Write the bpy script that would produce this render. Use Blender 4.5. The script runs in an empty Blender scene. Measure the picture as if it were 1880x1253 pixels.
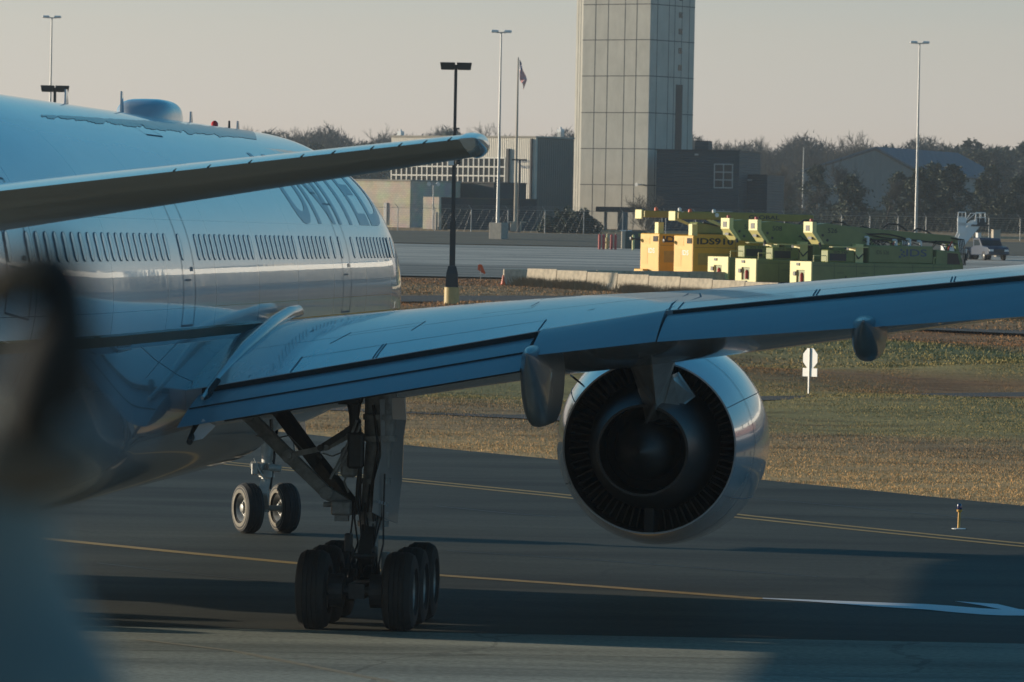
import bpy, bmesh, math, random
import numpy as np
from mathutils import Vector, Matrix, Euler
random.seed(7); rng = np.random.default_rng(7)
PI = math.pi
S = bpy.context.scene
COL = S.collection
# ---------------------------------------------------------------- camera
F = 9940.0                                   # focal length in photo pixels (1880 wide)
CAMH = 6.35
cd = bpy.data.cameras.new('camera'); cam = bpy.data.objects.new('camera', cd); COL.objects.link(cam)
cd.sensor_width = 36; cd.lens = 36 * F / 1880
cd.clip_start = 0.3; cd.clip_end = 20000
CR = Matrix.Rotation(math.radians(90 - 1.078), 3, 'X') @ Matrix.Rotation(math.radians(1.09), 3, 'Z')
cam.matrix_world = Matrix.Translation((0, 0, CAMH)) @ CR.to_4x4()
cd.dof.use_dof = True; cd.dof.focus_distance = 112; cd.dof.aperture_fstop = 6.5
S.camera = cam
# ---------------------------------------------------------------- light
SUN_EL = math.radians(8.8); SUN_AZ = math.atan2(-0.955, 0.30)   # measured from +Y towards +X
W = bpy.data.worlds.new('World'); S.world = W; W.use_nodes = True
nt = W.node_tree; bg = nt.nodes['Background']
sky = nt.nodes.new('ShaderNodeTexSky'); sky.sky_type = 'NISHITA'; sky.sun_disc = False
sky.sun_elevation = SUN_EL; sky.sun_rotation = SUN_AZ
sky.air_density = 1.0; sky.dust_density = 0.3; sky.ozone_density = 3.0; sky.altitude = 0
# hazy winter horizon: the lowest few degrees of the sky are paler and warmer all the way round; higher up a teal tint is added to grade the shade
wtc = nt.nodes.new('ShaderNodeTexCoord'); wsp = nt.nodes.new('ShaderNodeSeparateXYZ'); nt.links.new(wtc.outputs['Generated'], wsp.inputs[0])
wr = nt.nodes.new('ShaderNodeValToRGB'); we = wr.color_ramp.elements
we[0].position = 0; we[0].color = (.68, .61, .93, 1); we[1].position = 1; we[1].color = (.14, .47, .50, 1)
for p_, c_ in ((.022, (.705, .63, .88)), (.038, (.73, .60, .72)), (.06, (.62, .54, .60)), (.13, (.31, .50, .53)), (.28, (.15, .47, .51))): q_ = we.new(p_); q_.color = c_ + (1,)
nt.links.new(wsp.outputs['Z'], wr.inputs[0])
wm = nt.nodes.new('ShaderNodeMix'); wm.data_type = 'RGBA'; wm.blend_type = 'MULTIPLY'; wm.inputs[0].default_value = 1
nt.links.new(sky.outputs[0], wm.inputs[6]); nt.links.new(wr.outputs[0], wm.inputs[7])
wm2 = nt.nodes.new('ShaderNodeVectorMath'); wm2.operation = 'SCALE'; wm2.inputs['Scale'].default_value = 2.0
nt.links.new(wm.outputs[2], wm2.inputs[0]); nt.links.new(wm2.outputs[0], bg.inputs['Color'])
bg.inputs['Strength'].default_value = 0.126
sd = bpy.data.lights.new('sun', 'SUN'); sun = bpy.data.objects.new('sun', sd); COL.objects.link(sun)
sd.energy = 5.0; sd.angle = math.radians(0.5); sd.color = (1.0, 0.86, 0.66)
sdir = Vector((math.sin(SUN_AZ) * math.cos(SUN_EL), math.cos(SUN_AZ) * math.cos(SUN_EL), math.sin(SUN_EL)))
sun.rotation_euler = sdir.to_track_quat('Z', 'Y').to_euler(); sun.location = (-40, 20, 60)
S.view_settings.view_transform = 'Standard'; S.view_settings.look = 'None'
S.view_settings.exposure = 0.12; S.view_settings.gamma = 1.0; S.view_settings.use_curve_mapping = False
try:
    S.cycles.max_bounces = 8; S.cycles.transparent_max_bounces = 16; S.cycles.use_denoising = True
    S.cycles.sample_clamp_indirect = 8
except Exception: pass
# ---------------------------------------------------------------- helpers
def at(px, py, Y):
    """world point seen at photo pixel (px,py) at forward distance Y"""
    d = CR @ Vector((px - 940, -(py - 626.5), -F)); k = Y / d.y
    return Vector((d.x * k, Y, CAMH + d.z * k))
def gnd(px, py):
    d = CR @ Vector((px - 940, -(py - 626.5), -F)); k = CAMH / -d.z
    return Vector((d.x * k, d.y * k, 0))
TY = [-500, 168, 207, 300, 335, 350, 480, 520, 600, 900, 1100, 1500, 3000, 9000]
TH = [0, 0, .66, 2.55, 3.5, 3.75, 5.7, 6.8, 7.6, 9.9, 10.9, 12, 14, 20]
def H(y): return float(np.interp(y, TY, TH))
def ong(px, Y):
    """point on the terrain at photo column px, distance Y"""
    p = at(px, 450, Y); p.z = H(Y); return p
def rgb(*c): return tuple(c) + (1,) if len(c) == 3 else c
MATS = {}
def mat(name, col, rough=.6, metal=0, coat=0, noise=0, nscale=3, bump=0, bscale=20, spec=.5, stretch=None, col2=None, emit=None):
    if name in MATS: return MATS[name]
    m = bpy.data.materials.new(name); m.use_nodes = True; n = m.node_tree; b = n.nodes['Principled BSDF']
    b.inputs['Base Color'].default_value = rgb(*col); b.inputs['Roughness'].default_value = rough
    b.inputs['Metallic'].default_value = metal; b.inputs['Coat Weight'].default_value = coat
    b.inputs['Coat Roughness'].default_value = .05
    b.inputs['Specular IOR Level'].default_value = spec
    if noise or bump:
        tc = n.nodes.new('ShaderNodeTexCoord'); mp = n.nodes.new('ShaderNodeMapping')
        n.links.new(tc.outputs['Object'], mp.inputs[0])
        if stretch: mp.inputs['Scale'].default_value = stretch
    if noise:
        t = n.nodes.new('ShaderNodeTexNoise'); t.inputs['Scale'].default_value = nscale; t.inputs['Detail'].default_value = 8
        t.inputs['Roughness'].default_value = .65
        n.links.new(mp.outputs[0], t.inputs['Vector'])
        r = n.nodes.new('ShaderNodeValToRGB'); r.color_ramp.elements[0].position = .3; r.color_ramp.elements[1].position = .7
        c2 = col2 if col2 else tuple(max(0, c * (1 - noise)) for c in col)
        r.color_ramp.elements[0].color = rgb(*c2); r.color_ramp.elements[1].color = rgb(*col)
        n.links.new(t.outputs['Fac'], r.inputs[0]); n.links.new(r.outputs[0], b.inputs['Base Color'])
    if bump:
        t2 = n.nodes.new('ShaderNodeTexNoise'); t2.inputs['Scale'].default_value = bscale; t2.inputs['Detail'].default_value = 5
        n.links.new(mp.outputs[0], t2.inputs['Vector'])
        bp = n.nodes.new('ShaderNodeBump'); bp.inputs['Strength'].default_value = bump; bp.inputs['Distance'].default_value = .05
        n.links.new(t2.outputs['Fac'], bp.inputs['Height']); n.links.new(bp.outputs[0], b.inputs['Normal'])
    MATS[name] = m; return m
def tag(o, label=None, cat=None, group=None, kind=None):
    if label: o['label'] = label
    if cat: o['category'] = cat
    if group: o['group'] = group
    if kind: o['kind'] = kind
    return o
def empty(name, loc=(0, 0, 0), rz=0, label=None, cat=None, group=None):
    o = bpy.data.objects.new(name, None); o.empty_display_size = .3; COL.objects.link(o)
    o.location = loc; o.rotation_euler = (0, 0, rz); return tag(o, label, cat, group)
class MB:
    def __init__(s): s.v = []; s.f = []; s.mi = []
    def add(s, vs, fs, mi=0):
        k = len(s.v); s.v += [tuple(v) for v in vs]; s.f += [tuple(i + k for i in f) for f in fs]; s.mi += [mi] * len(fs); return s
    def box(s, a, b, mi=0, ch=0):
        (x0, y0, z0), (x1, y1, z1) = a, b
        if ch:
            c = ch; vs = []
            for z, e in ((z0, c), (z0 + c, 0), (z1 - c, 0), (z1, c)):
                for x, y in ((x0 + c, y0 + e), (x1 - c, y0 + e), (x1 - e, y0 + c), (x1 - e, y1 - c), (x1 - c, y1 - e), (x0 + c, y1 - e), (x0 + e, y1 - c), (x0 + e, y0 + c)):
                    vs.append((x, y, z))
            fs = [tuple(reversed(range(8))), tuple(range(24, 32))]
            for r in range(3):
                for k in range(8): fs.append((r * 8 + k, r * 8 + (k + 1) % 8, r * 8 + 8 + (k + 1) % 8, r * 8 + 8 + k))
            return s.add(vs, fs, mi)
        vs = [(x0, y0, z0), (x1, y0, z0), (x1, y1, z0), (x0, y1, z0), (x0, y0, z1), (x1, y0, z1), (x1, y1, z1), (x0, y1, z1)]
        return s.add(vs, [(0, 3, 2, 1), (4, 5, 6, 7), (0, 1, 5, 4), (1, 2, 6, 5), (2, 3, 7, 6), (3, 0, 4, 7)], mi)
    def tube(s, p0, p1, r0, r1=None, n=8, mi=0, cap=True):
        r1 = r0 if r1 is None else r1
        p0 = Vector(p0); p1 = Vector(p1); d = (p1 - p0)
        if d.length < 1e-6: return s
        d.normalize(); u = d.orthogonal().normalized(); w = d.cross(u)
        vs = []
        for p, r in ((p0, r0), (p1, r1)):
            for k in range(n):
                a = 2 * PI * k / n; vs.append(p + u * (r * math.cos(a)) + w * (r * math.sin(a)))
        fs = [(k, (k + 1) % n, n + (k + 1) % n, n + k) for k in range(n)]
        if cap: fs += [tuple(reversed(range(n))), tuple(range(n, 2 * n))]
        return s.add(vs, fs, mi)
    def path(s, pts, r, n=6, mi=0):
        for a, b in zip(pts[:-1], pts[1:]): s.tube(a, b, r, r, n, mi)
        return s
    def bar(s, p0, p1, w, h, mi=0):
        p0 = Vector(p0); p1 = Vector(p1); d = (p1 - p0).normalized()
        up = Vector((0, 0, 1)) if abs(d.z) < .95 else Vector((1, 0, 0))
        x = d.cross(up).normalized() * (w / 2); z = x.normalized().cross(d).normalized() * (h / 2)
        vs = [p + a * x + b * z for p in (p0, p1) for a, b in ((-1, -1), (1, -1), (1, 1), (-1, 1))]
        return s.add(vs, [(0, 1, 2, 3), (7, 6, 5, 4), (0, 4, 5, 1), (1, 5, 6, 2), (2, 6, 7, 3), (3, 7, 4, 0)], mi)
    def loft(s, rings, closed=True, cap=True, mi=0):
        n = len(rings[0]); vs = [p for r in rings for p in r]; fs = []
        for i in range(len(rings) - 1):
            for k in range(n if closed else n - 1):
                a, b = i * n + k, i * n + (k + 1) % n
                fs.append((a, b, b + n, a + n))
        if cap and closed: fs += [tuple(reversed(range(n))), tuple(range((len(rings) - 1) * n, len(rings) * n))]
        return s.add(vs, fs, mi)
    def lathe(s, prof, o, ax=(0, 1, 0), n=48, mi=0):
        """prof: (distance along ax, radius)"""
        o = Vector(o); d = Vector(ax).normalized(); u = d.orthogonal().normalized(); w = d.cross(u)
        rings = [[o + d * t + u * (r * math.cos(2 * PI * k / n)) + w * (r * math.sin(2 * PI * k / n)) for k in range(n)] for t, r in prof]
        return s.loft(rings, True, False, mi)
    def poly(s, pts, th, nrm, mi=0):
        n = len(pts); nv = Vector(nrm) * th
        vs = [Vector(p) for p in pts] + [Vector(p) + nv for p in pts]
        return s.add(vs, [tuple(reversed(range(n))), tuple(range(n, 2 * n))] + [(k, (k + 1) % n, n + (k + 1) % n, n + k) for k in range(n)], mi)
    def build(s, name, m, parent=None, smooth=False, bevel=0):
        me = bpy.data.meshes.new(name); me.from_pydata(s.v, [], s.f)
        for mm in (m if isinstance(m, (list, tuple)) else [m]): me.materials.append(mm)
        if len(me.polygons) == len(s.mi): me.polygons.foreach_set('material_index', s.mi)
        bm = bmesh.new(); bm.from_mesh(me); bmesh.ops.recalc_face_normals(bm, faces=bm.faces); bm.to_mesh(me); bm.free()
        o = bpy.data.objects.new(name, me); COL.objects.link(o)
        if parent: o.parent = parent
        if smooth:
            me.polygons.foreach_set('use_smooth', [True] * len(me.polygons))
            try: me.set_sharp_from_angle(angle=math.radians(40))
            except Exception: pass
        if bevel:
            b = o.modifiers.new('b', 'BEVEL'); b.width = bevel; b.segments = 2; b.limit_method = 'ANGLE'
        return o
def copy_tree(o, parent=None):
    c = o.copy(); COL.objects.link(c); c.parent = parent
    for ch in list(o.children): copy_tree(ch, c)
    return c
def npmesh(name, v, f, m, parent=None, n=3):
    """v (N,3), f (M,n) arrays"""
    me = bpy.data.meshes.new(name); me.vertices.add(len(v)); me.vertices.foreach_set('co', v.astype(np.float32).ravel())
    me.loops.add(f.size); me.loops.foreach_set('vertex_index', f.astype(np.int32).ravel())
    me.polygons.add(len(f)); me.polygons.foreach_set('loop_start', np.arange(0, f.size, n, dtype=np.int32))
    me.polygons.foreach_set('loop_total', np.full(len(f), n, dtype=np.int32)); me.update(calc_edges=True)
    me.materials.append(m); o = bpy.data.objects.new(name, me); COL.objects.link(o)
    if parent: o.parent = parent
    return o
_tc = {}
def text2d(txt, bold=0.0):
    if (txt, bold) in _tc: return _tc[(txt, bold)]
    c = bpy.data.curves.new('t', 'FONT'); c.body = txt; c.offset = bold; c.resolution_u = 4
    o = bpy.data.objects.new('t', c); COL.objects.link(o); bpy.context.view_layer.update()
    dg = bpy.context.evaluated_depsgraph_get(); me = bpy.data.meshes.new_from_object(o.evaluated_get(dg))
    COL.objects.unlink(o); bpy.data.objects.remove(o)
    bm = bmesh.new(); bm.from_mesh(me); bmesh.ops.triangulate(bm, faces=bm.faces)
    bmesh.ops.remove_doubles(bm, verts=bm.verts, dist=1e-4)
    v = np.array([q.co[:2] for q in bm.verts]); f = [[q.index for q in p.verts] for p in bm.faces]; bm.free()
    mn = v.min(0); mx = v.max(0); v = (v - mn) / (mx - mn)
    _tc[(txt, bold)] = (v, f); return v, f
def text_on(name, txt, o, ux, uy, w, h, m, parent, bold=.01):
    v, f = text2d(txt, bold); o = Vector(o); ux = Vector(ux); uy = Vector(uy)
    b = MB(); b.add([o + ux * (p[0] * w) + uy * (p[1] * h) for p in v], f)
    return b.build(name, m, parent)
# ---------------------------------------------------------------- materials
M = dict(
 conc=mat('concrete', (.42, .38, .32), .85, noise=.3, nscale=2.5, bump=.3, bscale=30),
 concd=mat('weathered_concrete', (.66, .56, .42), .9, noise=.45, nscale=3, bump=.4, bscale=18),
 steel=mat('galvanised_steel', (.42, .42, .41), .45, .6, noise=.2, nscale=5),
 white=mat('white_paint', (.8, .8, .78), .4, noise=.08, nscale=6),
 black=mat('black_paint', (.02, .022, .024), .45, noise=.3, nscale=6),
 rubber=mat('tyre_rubber', (.022, .022, .023), .75, noise=.5, nscale=9, bump=.2, bscale=50),
 dirtyrub=mat('dusty_tyre_wall', (.27, .24, .19), .8, noise=.5, nscale=9),
 rim=mat('wheel_rim', (.28, .28, .27), .45, .5, noise=.4, nscale=12),
 gear=mat('landing_gear_grey', (.30, .31, .31), .5, .2, noise=.5, nscale=7, bump=.2),
 gearlt=mat('landing_gear_pale', (.55, .55, .52), .45, .1, noise=.4, nscale=7),
 geardk=mat('landing_gear_dark', (.05, .052, .055), .55, .3, noise=.4, nscale=9),
 hose=mat('hose_black', (.015, .015, .016), .5, noise=.3, nscale=9),
 yellow=mat('deicer_yellow', (.78, .42, .022), .45, coat=.1, noise=.18, nscale=1.5),
 green=mat('deicer_green', (.20, .24, .075), .45, coat=.1, noise=.2, nscale=1.5),
 paley=mat('pale_yellow_panel', (.80, .72, .30), .45, noise=.15, nscale=2),
 ypost=mat('yellow_safety_paint', (.55, .40, .15), .5, noise=.2, nscale=4),
 rpost=mat('red_safety_paint', (.55, .07, .06), .5, noise=.2, nscale=4),
 red=mat('red_paint', (.5, .03, .02), .4, noise=.1, nscale=4),
 orange=mat('orange_plastic', (.85, .13, .03), .4, noise=.15, nscale=8),
 glass=mat('dark_glass', (.02, .03, .035), .2, noise=.3, nscale=2, spec=.3),
 dkblue=mat('lettering_blue', (.03, .07, .16), .4, noise=.1, nscale=4),
 trunk=mat('bark', (.10, .085, .07), .9, noise=.4, nscale=4, bump=.5),
 twig=mat('bare_twigs', (.062, .062, .052), .9, noise=.4, nscale=.6),
 ever=mat('evergreen_leaves', (.045, .065, .03), .7, noise=.6, nscale=.8),
 cmu=mat('tan_block', (.50, .43, .34), .85, noise=.15, nscale=2, bump=.3, bscale=10),
)
def brick(m_name, col, scale, mortar=.02):
    m = mat(m_name, col, .85); n = m.node_tree; b = n.nodes['Principled BSDF']
    tc = n.nodes.new('ShaderNodeTexCoord'); sx = n.nodes.new('ShaderNodeSeparateXYZ'); ad = n.nodes.new('ShaderNodeMath'); cb = n.nodes.new('ShaderNodeCombineXYZ')
    n.links.new(tc.outputs['Object'], sx.inputs[0]); n.links.new(sx.outputs[0], ad.inputs[0]); n.links.new(sx.outputs[1], ad.inputs[1])
    n.links.new(ad.outputs[0], cb.inputs[0]); n.links.new(sx.outputs[2], cb.inputs[1])
    br = n.nodes.new('ShaderNodeTexBrick'); br.inputs['Scale'].default_value = scale
    br.inputs['Color1'].default_value = rgb(*col); br.inputs['Color2'].default_value = rgb(*(c * .88 for c in col))
    br.inputs['Mortar'].default_value = rgb(*(c * .7 for c in col)); br.inputs['Mortar Size'].default_value = mortar
    n.links.new(cb.outputs[0], br.inputs['Vector'])
    t = n.nodes.new('ShaderNodeTexNoise'); t.inputs['Scale'].default_value = .6; t.inputs['Detail'].default_value = 6
    n.links.new(tc.outputs['Object'], t.inputs['Vector'])
    mx = n.nodes.new('ShaderNodeMix'); mx.data_type = 'RGBA'; mx.blend_type = 'MULTIPLY'; mx.inputs[0].default_value = .5
    n.links.new(br.outputs[0], mx.inputs[6]); n.links.new(t.outputs['Color'], mx.inputs[7]); n.links.new(mx.outputs[2], b.inputs['Base Color'])
    return m
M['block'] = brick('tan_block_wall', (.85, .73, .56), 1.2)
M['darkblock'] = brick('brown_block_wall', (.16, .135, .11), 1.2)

def ribbed(name, col, axis, freq, rough=.6, metal=0):
    m = mat(name, col, rough, metal, noise=.15, nscale=.5); n = m.node_tree; b = n.nodes['Principled BSDF']
    tc = n.nodes.new('ShaderNodeTexCoord'); w = n.nodes.new('ShaderNodeTexWave'); w.bands_direction = axis
    w.inputs['Scale'].default_value = freq
    bp = n.nodes.new('ShaderNodeBump'); bp.inputs['Strength'].default_value = .6; bp.inputs['Distance'].default_value = .06
    n.links.new(tc.outputs['Object'], w.inputs['Vector']); n.links.new(w.outputs['Fac'], bp.inputs['Height']); n.links.new(bp.outputs[0], b.inputs['Normal'])
    return m
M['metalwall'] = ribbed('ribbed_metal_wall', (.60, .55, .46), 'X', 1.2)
M['hangwall'] = ribbed('ribbed_grey_wall', (.15, .17, .165), 'X', .35)
M['hangroof'] = ribbed('blue_metal_roof', (.06, .105, .14), 'X', .3, .7, 0)
# aircraft paint with belly and cheat line by height
def plane_paint():
    m = bpy.data.materials.new('fuselage_paint'); m.use_nodes = True; n = m.node_tree; b = n.nodes['Principled BSDF']
    tc = n.nodes.new('ShaderNodeTexCoord'); sp = n.nodes.new('ShaderNodeSeparateXYZ'); n.links.new(tc.outputs['Object'], sp.inputs[0])
    mr = n.nodes.new('ShaderNodeMapRange'); mr.inputs['From Min'].default_value = 4.0; mr.inputs['From Max'].default_value = 6.0
    n.links.new(sp.outputs['Z'], mr.inputs[0])
    r = n.nodes.new('ShaderNodeValToRGB'); r.color_ramp.interpolation = 'CONSTANT'
    e = r.color_ramp.elements; e[0].position = 0; e[0].color = (.20, .225, .245, 1); e[1].position = .355; e[1].color = (.20, .13, .04, 1)
    q = e.new(.43); q.color = (.76, .77, .78, 1)
    n.links.new(mr.outputs[0], r.inputs[0])
    # panel lines: rings every 5.3 m and two lap joints
    def line(src, period, width, off=0.):
        a = n.nodes.new('ShaderNodeMath'); a.operation = 'ADD'; a.inputs[1].default_value = off; n.links.new(src, a.inputs[0])
        d = n.nodes.new('ShaderNodeMath'); d.operation = 'PINGPONG'; d.inputs[1].default_value = period / 2; n.links.new(a.outputs[0], d.inputs[0])
        l = n.nodes.new('ShaderNodeMath'); l.operation = 'LESS_THAN'; l.inputs[1].default_value = width; n.links.new(d.outputs[0], l.inputs[0]); return l.outputs[0]
    l1 = line(sp.outputs['Y'], 4.8, .016); l2 = line(sp.outputs['Z'], 1.37, .005, .3)
    mx_ = n.nodes.new('ShaderNodeMath'); mx_.operation = 'MAXIMUM'; n.links.new(l1, mx_.inputs[0]); n.links.new(l2, mx_.inputs[1])
    ns = n.nodes.new('ShaderNodeTexNoise'); ns.inputs['Scale'].default_value = .7; ns.inputs['Detail'].default_value = 7
    mp = n.nodes.new('ShaderNodeMapping'); mp.inputs['Scale'].default_value = (1, .35, 1.6); n.links.new(tc.outputs['Object'], mp.inputs[0]); n.links.new(mp.outputs[0], ns.inputs['Vector'])
    dr = n.nodes.new('ShaderNodeMapRange'); dr.inputs['From Min'].default_value = .35; dr.inputs['From Max'].default_value = .75; dr.inputs['To Min'].default_value = 1; dr.inputs['To Max'].default_value = .86
    n.links.new(ns.outputs['Fac'], dr.inputs[0])
    m1 = n.nodes.new('ShaderNodeMix'); m1.data_type = 'RGBA'; m1.blend_type = 'MULTIPLY'; m1.inputs[0].default_value = 1
    n.links.new(r.outputs[0], m1.inputs[6]); n.links.new(dr.outputs[0], m1.inputs[7])
    m2 = n.nodes.new('ShaderNodeMix'); m2.data_type = 'RGBA'; m2.inputs[7].default_value = (.12, .14, .16, 1)
    sc = n.nodes.new('ShaderNodeMath'); sc.operation = 'MULTIPLY'; sc.inputs[1].default_value = .8; n.links.new(mx_.outputs[0], sc.inputs[0])
    n.links.new(sc.outputs[0], m2.inputs[0]); n.links.new(m1.outputs[2], m2.inputs[6]); n.links.new(m2.outputs[2], b.inputs['Base Color'])
    b.inputs['Roughness'].default_value = .22; b.inputs['Coat Weight'].default_value = .8; b.inputs['Coat Roughness'].default_value = .02
    # skin waviness between frames
    wv = n.nodes.new('ShaderNodeTexNoise'); wv.inputs['Scale'].default_value = 2.2; wv.inputs['Detail'].default_value = 2
    mp2 = n.nodes.new('ShaderNodeMapping'); mp2.inputs['Scale'].default_value = (.5, .8, .5); n.links.new(tc.outputs['Object'], mp2.inputs[0]); n.links.new(mp2.outputs[0], wv.inputs['Vector'])
    bp = n.nodes.new('ShaderNodeBump'); bp.inputs['Strength'].default_value = .25; bp.inputs['Distance'].default_value = .006
    n.links.new(wv.outputs['Fac'], bp.inputs['Height']); n.links.new(bp.outputs[0], b.inputs['Coat Normal']); n.links.new(bp.outputs[0], b.inputs['Normal'])
    return m
M['fus'] = plane_paint()
M['wing'] = mat('wing_grey', (.33, .36, .38), .26, coat=.5, noise=.32, nscale=1.6, stretch=(1.4, .18, 1), bump=.05, bscale=2)
M['flap'] = mat('flap_grey', (.18, .22, .25), .42, coat=.12, noise=.15, nscale=.9, stretch=(.4, 2, 1))
M['nac'] = mat('nacelle_paint', (.42, .46, .50), .16, coat=.7, noise=.12, nscale=1)
M['bare'] = mat('bare_metal', (.45, .44, .42), .3, .9, noise=.3, nscale=2, bump=.1, bscale=4)
M['exh'] = mat('exhaust_metal', (.05, .05, .05), .55, .3, noise=.4, nscale=3)
M['duct'] = mat('fan_duct_dark', (.016, .017, .018), .6, .0, noise=.3, nscale=3)
M['vane'] = mat('guide_vane', (.06, .052, .04), .55, .2, noise=.3, nscale=3)
M['line'] = mat('seam_dark', (.10, .13, .16), .6, noise=.2, nscale=4)
M['letter'] = mat('faded_blue_lettering', (.24, .32, .41), .35, coat=.3, noise=.1, nscale=2)
M['cavity'] = mat('flap_cove_dark', (.02, .02, .02), .7, noise=.3, nscale=3)
# ---------------------------------------------------------------- ground
def ground_mat():
    m = bpy.data.materials.new('grass_ground'); m.use_nodes = True; n = m.node_tree; b = n.nodes['Principled BSDF']
    g = n.nodes.new('ShaderNodeNewGeometry')
    def noise(scale, st, det=8, rough=.6):
        mp = n.nodes.new('ShaderNodeMapping'); mp.inputs['Scale'].default_value = st; n.links.new(g.outputs['Position'], mp.inputs[0])
        t = n.nodes.new('ShaderNodeTexNoise'); t.inputs['Scale'].default_value = scale; t.inputs['Detail'].default_value = det; t.inputs['Roughness'].default_value = rough
        n.links.new(mp.outputs[0], t.inputs['Vector']); return t.outputs['Fac']
    big = noise(.05, (.35, 1.2, 0)); med = noise(.5, (.5, 1, 0)); fine = noise(6, (1, 1, 1))
    def ramp(src, stops):
        r = n.nodes.new('ShaderNodeValToRGB'); e = r.color_ramp.elements
        e[0].position = stops[0][0]; e[0].color = rgb(*stops[0][1]); e[1].position = stops[-1][0]; e[1].color = rgb(*stops[-1][1])
        for p, c in stops[1:-1]: q = e.new(p); q.color = rgb(*c)
        n.links.new(src, r.inputs[0]); return r.outputs[0]
    # base character along the distance: straw verge, green sward, rusty bank, straw
    sp = n.nodes.new('ShaderNodeSeparateXYZ'); n.links.new(g.outputs['Position'], sp.inputs[0])
    wob = n.nodes.new('ShaderNodeMath'); wob.operation = 'MULTIPLY_ADD'; wob.inputs[1].default_value = 60; wob.inputs[2].default_value = -30
    n.links.new(big, wob.inputs[0])
    sl = n.nodes.new('ShaderNodeMath'); sl.operation = 'MULTIPLY_ADD'; sl.inputs[1].default_value = .9; n.links.new(sp.outputs['X'], sl.inputs[0]); n.links.new(sp.outputs['Y'], sl.inputs[2])
    ad = n.nodes.new('ShaderNodeMath'); n.links.new(sl.outputs[0], ad.inputs[0]); n.links.new(wob.outputs[0], ad.inputs[1])
    mr = n.nodes.new('ShaderNodeMapRange'); mr.inputs['From Min'].default_value = 140; mr.inputs['From Max'].default_value = 400; n.links.new(ad.outputs[0], mr.inputs[0])
    straw = (.66, .40, .175); green = (.38, .285, .115); rust = (.36, .18, .08); tan = (.42, .26, .13)
    base = ramp(mr.outputs[0], [(0, straw), (.10, straw), (.17, tan), (.22, green), (.30, green), (.36, rust), (.43, green), (.5, (.26, .23, .09)), (.58, rust), (.68, tan), (.78, rust), (.9, tan), (1, tan)])
    mixv = ramp(med, [(.3, (.55, .5, .45)), (.5, (1, 1, 1)), (.7, (1.25, 1.2, 1.1))])
    m1 = n.nodes.new('ShaderNodeMix'); m1.data_type = 'RGBA'; m1.blend_type = 'MULTIPLY'; m1.inputs[0].default_value = .8; n.links.new(base, m1.inputs[6]); n.links.new(mixv, m1.inputs[7])
    fv = ramp(fine, [(.3, (.5, .5, .5)), (.7, (1.3, 1.3, 1.3))])
    m2 = n.nodes.new('ShaderNodeMix'); m2.data_type = 'RGBA'; m2.blend_type = 'MULTIPLY'; m2.inputs[0].default_value = .8; n.links.new(m1.outputs[2], m2.inputs[6]); n.links.new(fv, m2.inputs[7])
    n.links.new(m2.outputs[2], b.inputs['Base Color']); b.inputs['Roughness'].default_value = .9
    b.inputs['Specular IOR Level'].default_value = .1
    return m
M['ground'] = ground_mat()
ys = np.unique(np.concatenate([np.arange(-60, 168, 12), np.arange(168, 360, 3), np.arange(360, 640, 8), np.arange(640, 1200, 30), np.array(TY[9:] + [2000, 5000, 14000])])).astype(float)
xs = np.unique(np.concatenate([np.arange(-80, 81, 4), np.array([-4000, -2000, -1000, -500, -300, -200, -140, -100, 100, 140, 200, 300, 500, 1000, 2000, 4000])])).astype(float)
def gridmesh(name, xs, ys, zf, m):
    X, Y = np.meshgrid(xs, ys); Z = zf(X, Y); v = np.stack([X, Y, Z], -1).reshape(-1, 3)
    nx = len(xs); i = np.arange(len(ys) - 1)[:, None] * nx + np.arange(nx - 1)[None]; i = i.ravel()
    f = np.stack([i, i + 1, i + nx + 1, i + nx], -1); return npmesh(name, v, f, m, n=4)
def Hv(Y): return np.interp(Y, TY, TH)
def und(X, Y):
    w = np.clip((Y - 175) / 30, 0, 1) * np.clip((330 - Y) / 30, 0, 1)
    return w * .14 * (np.sin(X * .31 + Y * .11) + np.sin(X * .13 - Y * .23 + 1.3)) 
tag(gridmesh('ground', xs, ys, lambda X, Y: Hv(Y) + und(X, Y) - .02, M['ground']), 'dry straw and green grass land sloping up beyond the taxiway', 'ground', kind='structure')
def strip(name, near, far, m, dz, n=8, kind='structure', label=None, cat=None):
    """near, far: polylines (x,y) with the same count"""
    a = np.array(near, float); b = np.array(far, float); rows = []
    for k in range(n + 1):
        p = a + (b - a) * (k / n); rows.append(np.column_stack([p, Hv(p[:, 1]) + dz]))
    v = np.concatenate(rows); nx = len(a); i = (np.arange(n)[:, None] * nx + np.arange(nx - 1)[None]).ravel()
    f = np.stack([i, i + 1, i + nx + 1, i + nx], -1); o = npmesh(name, v, f, m, n=4)
    return tag(o, label, cat, kind=kind)
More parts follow.
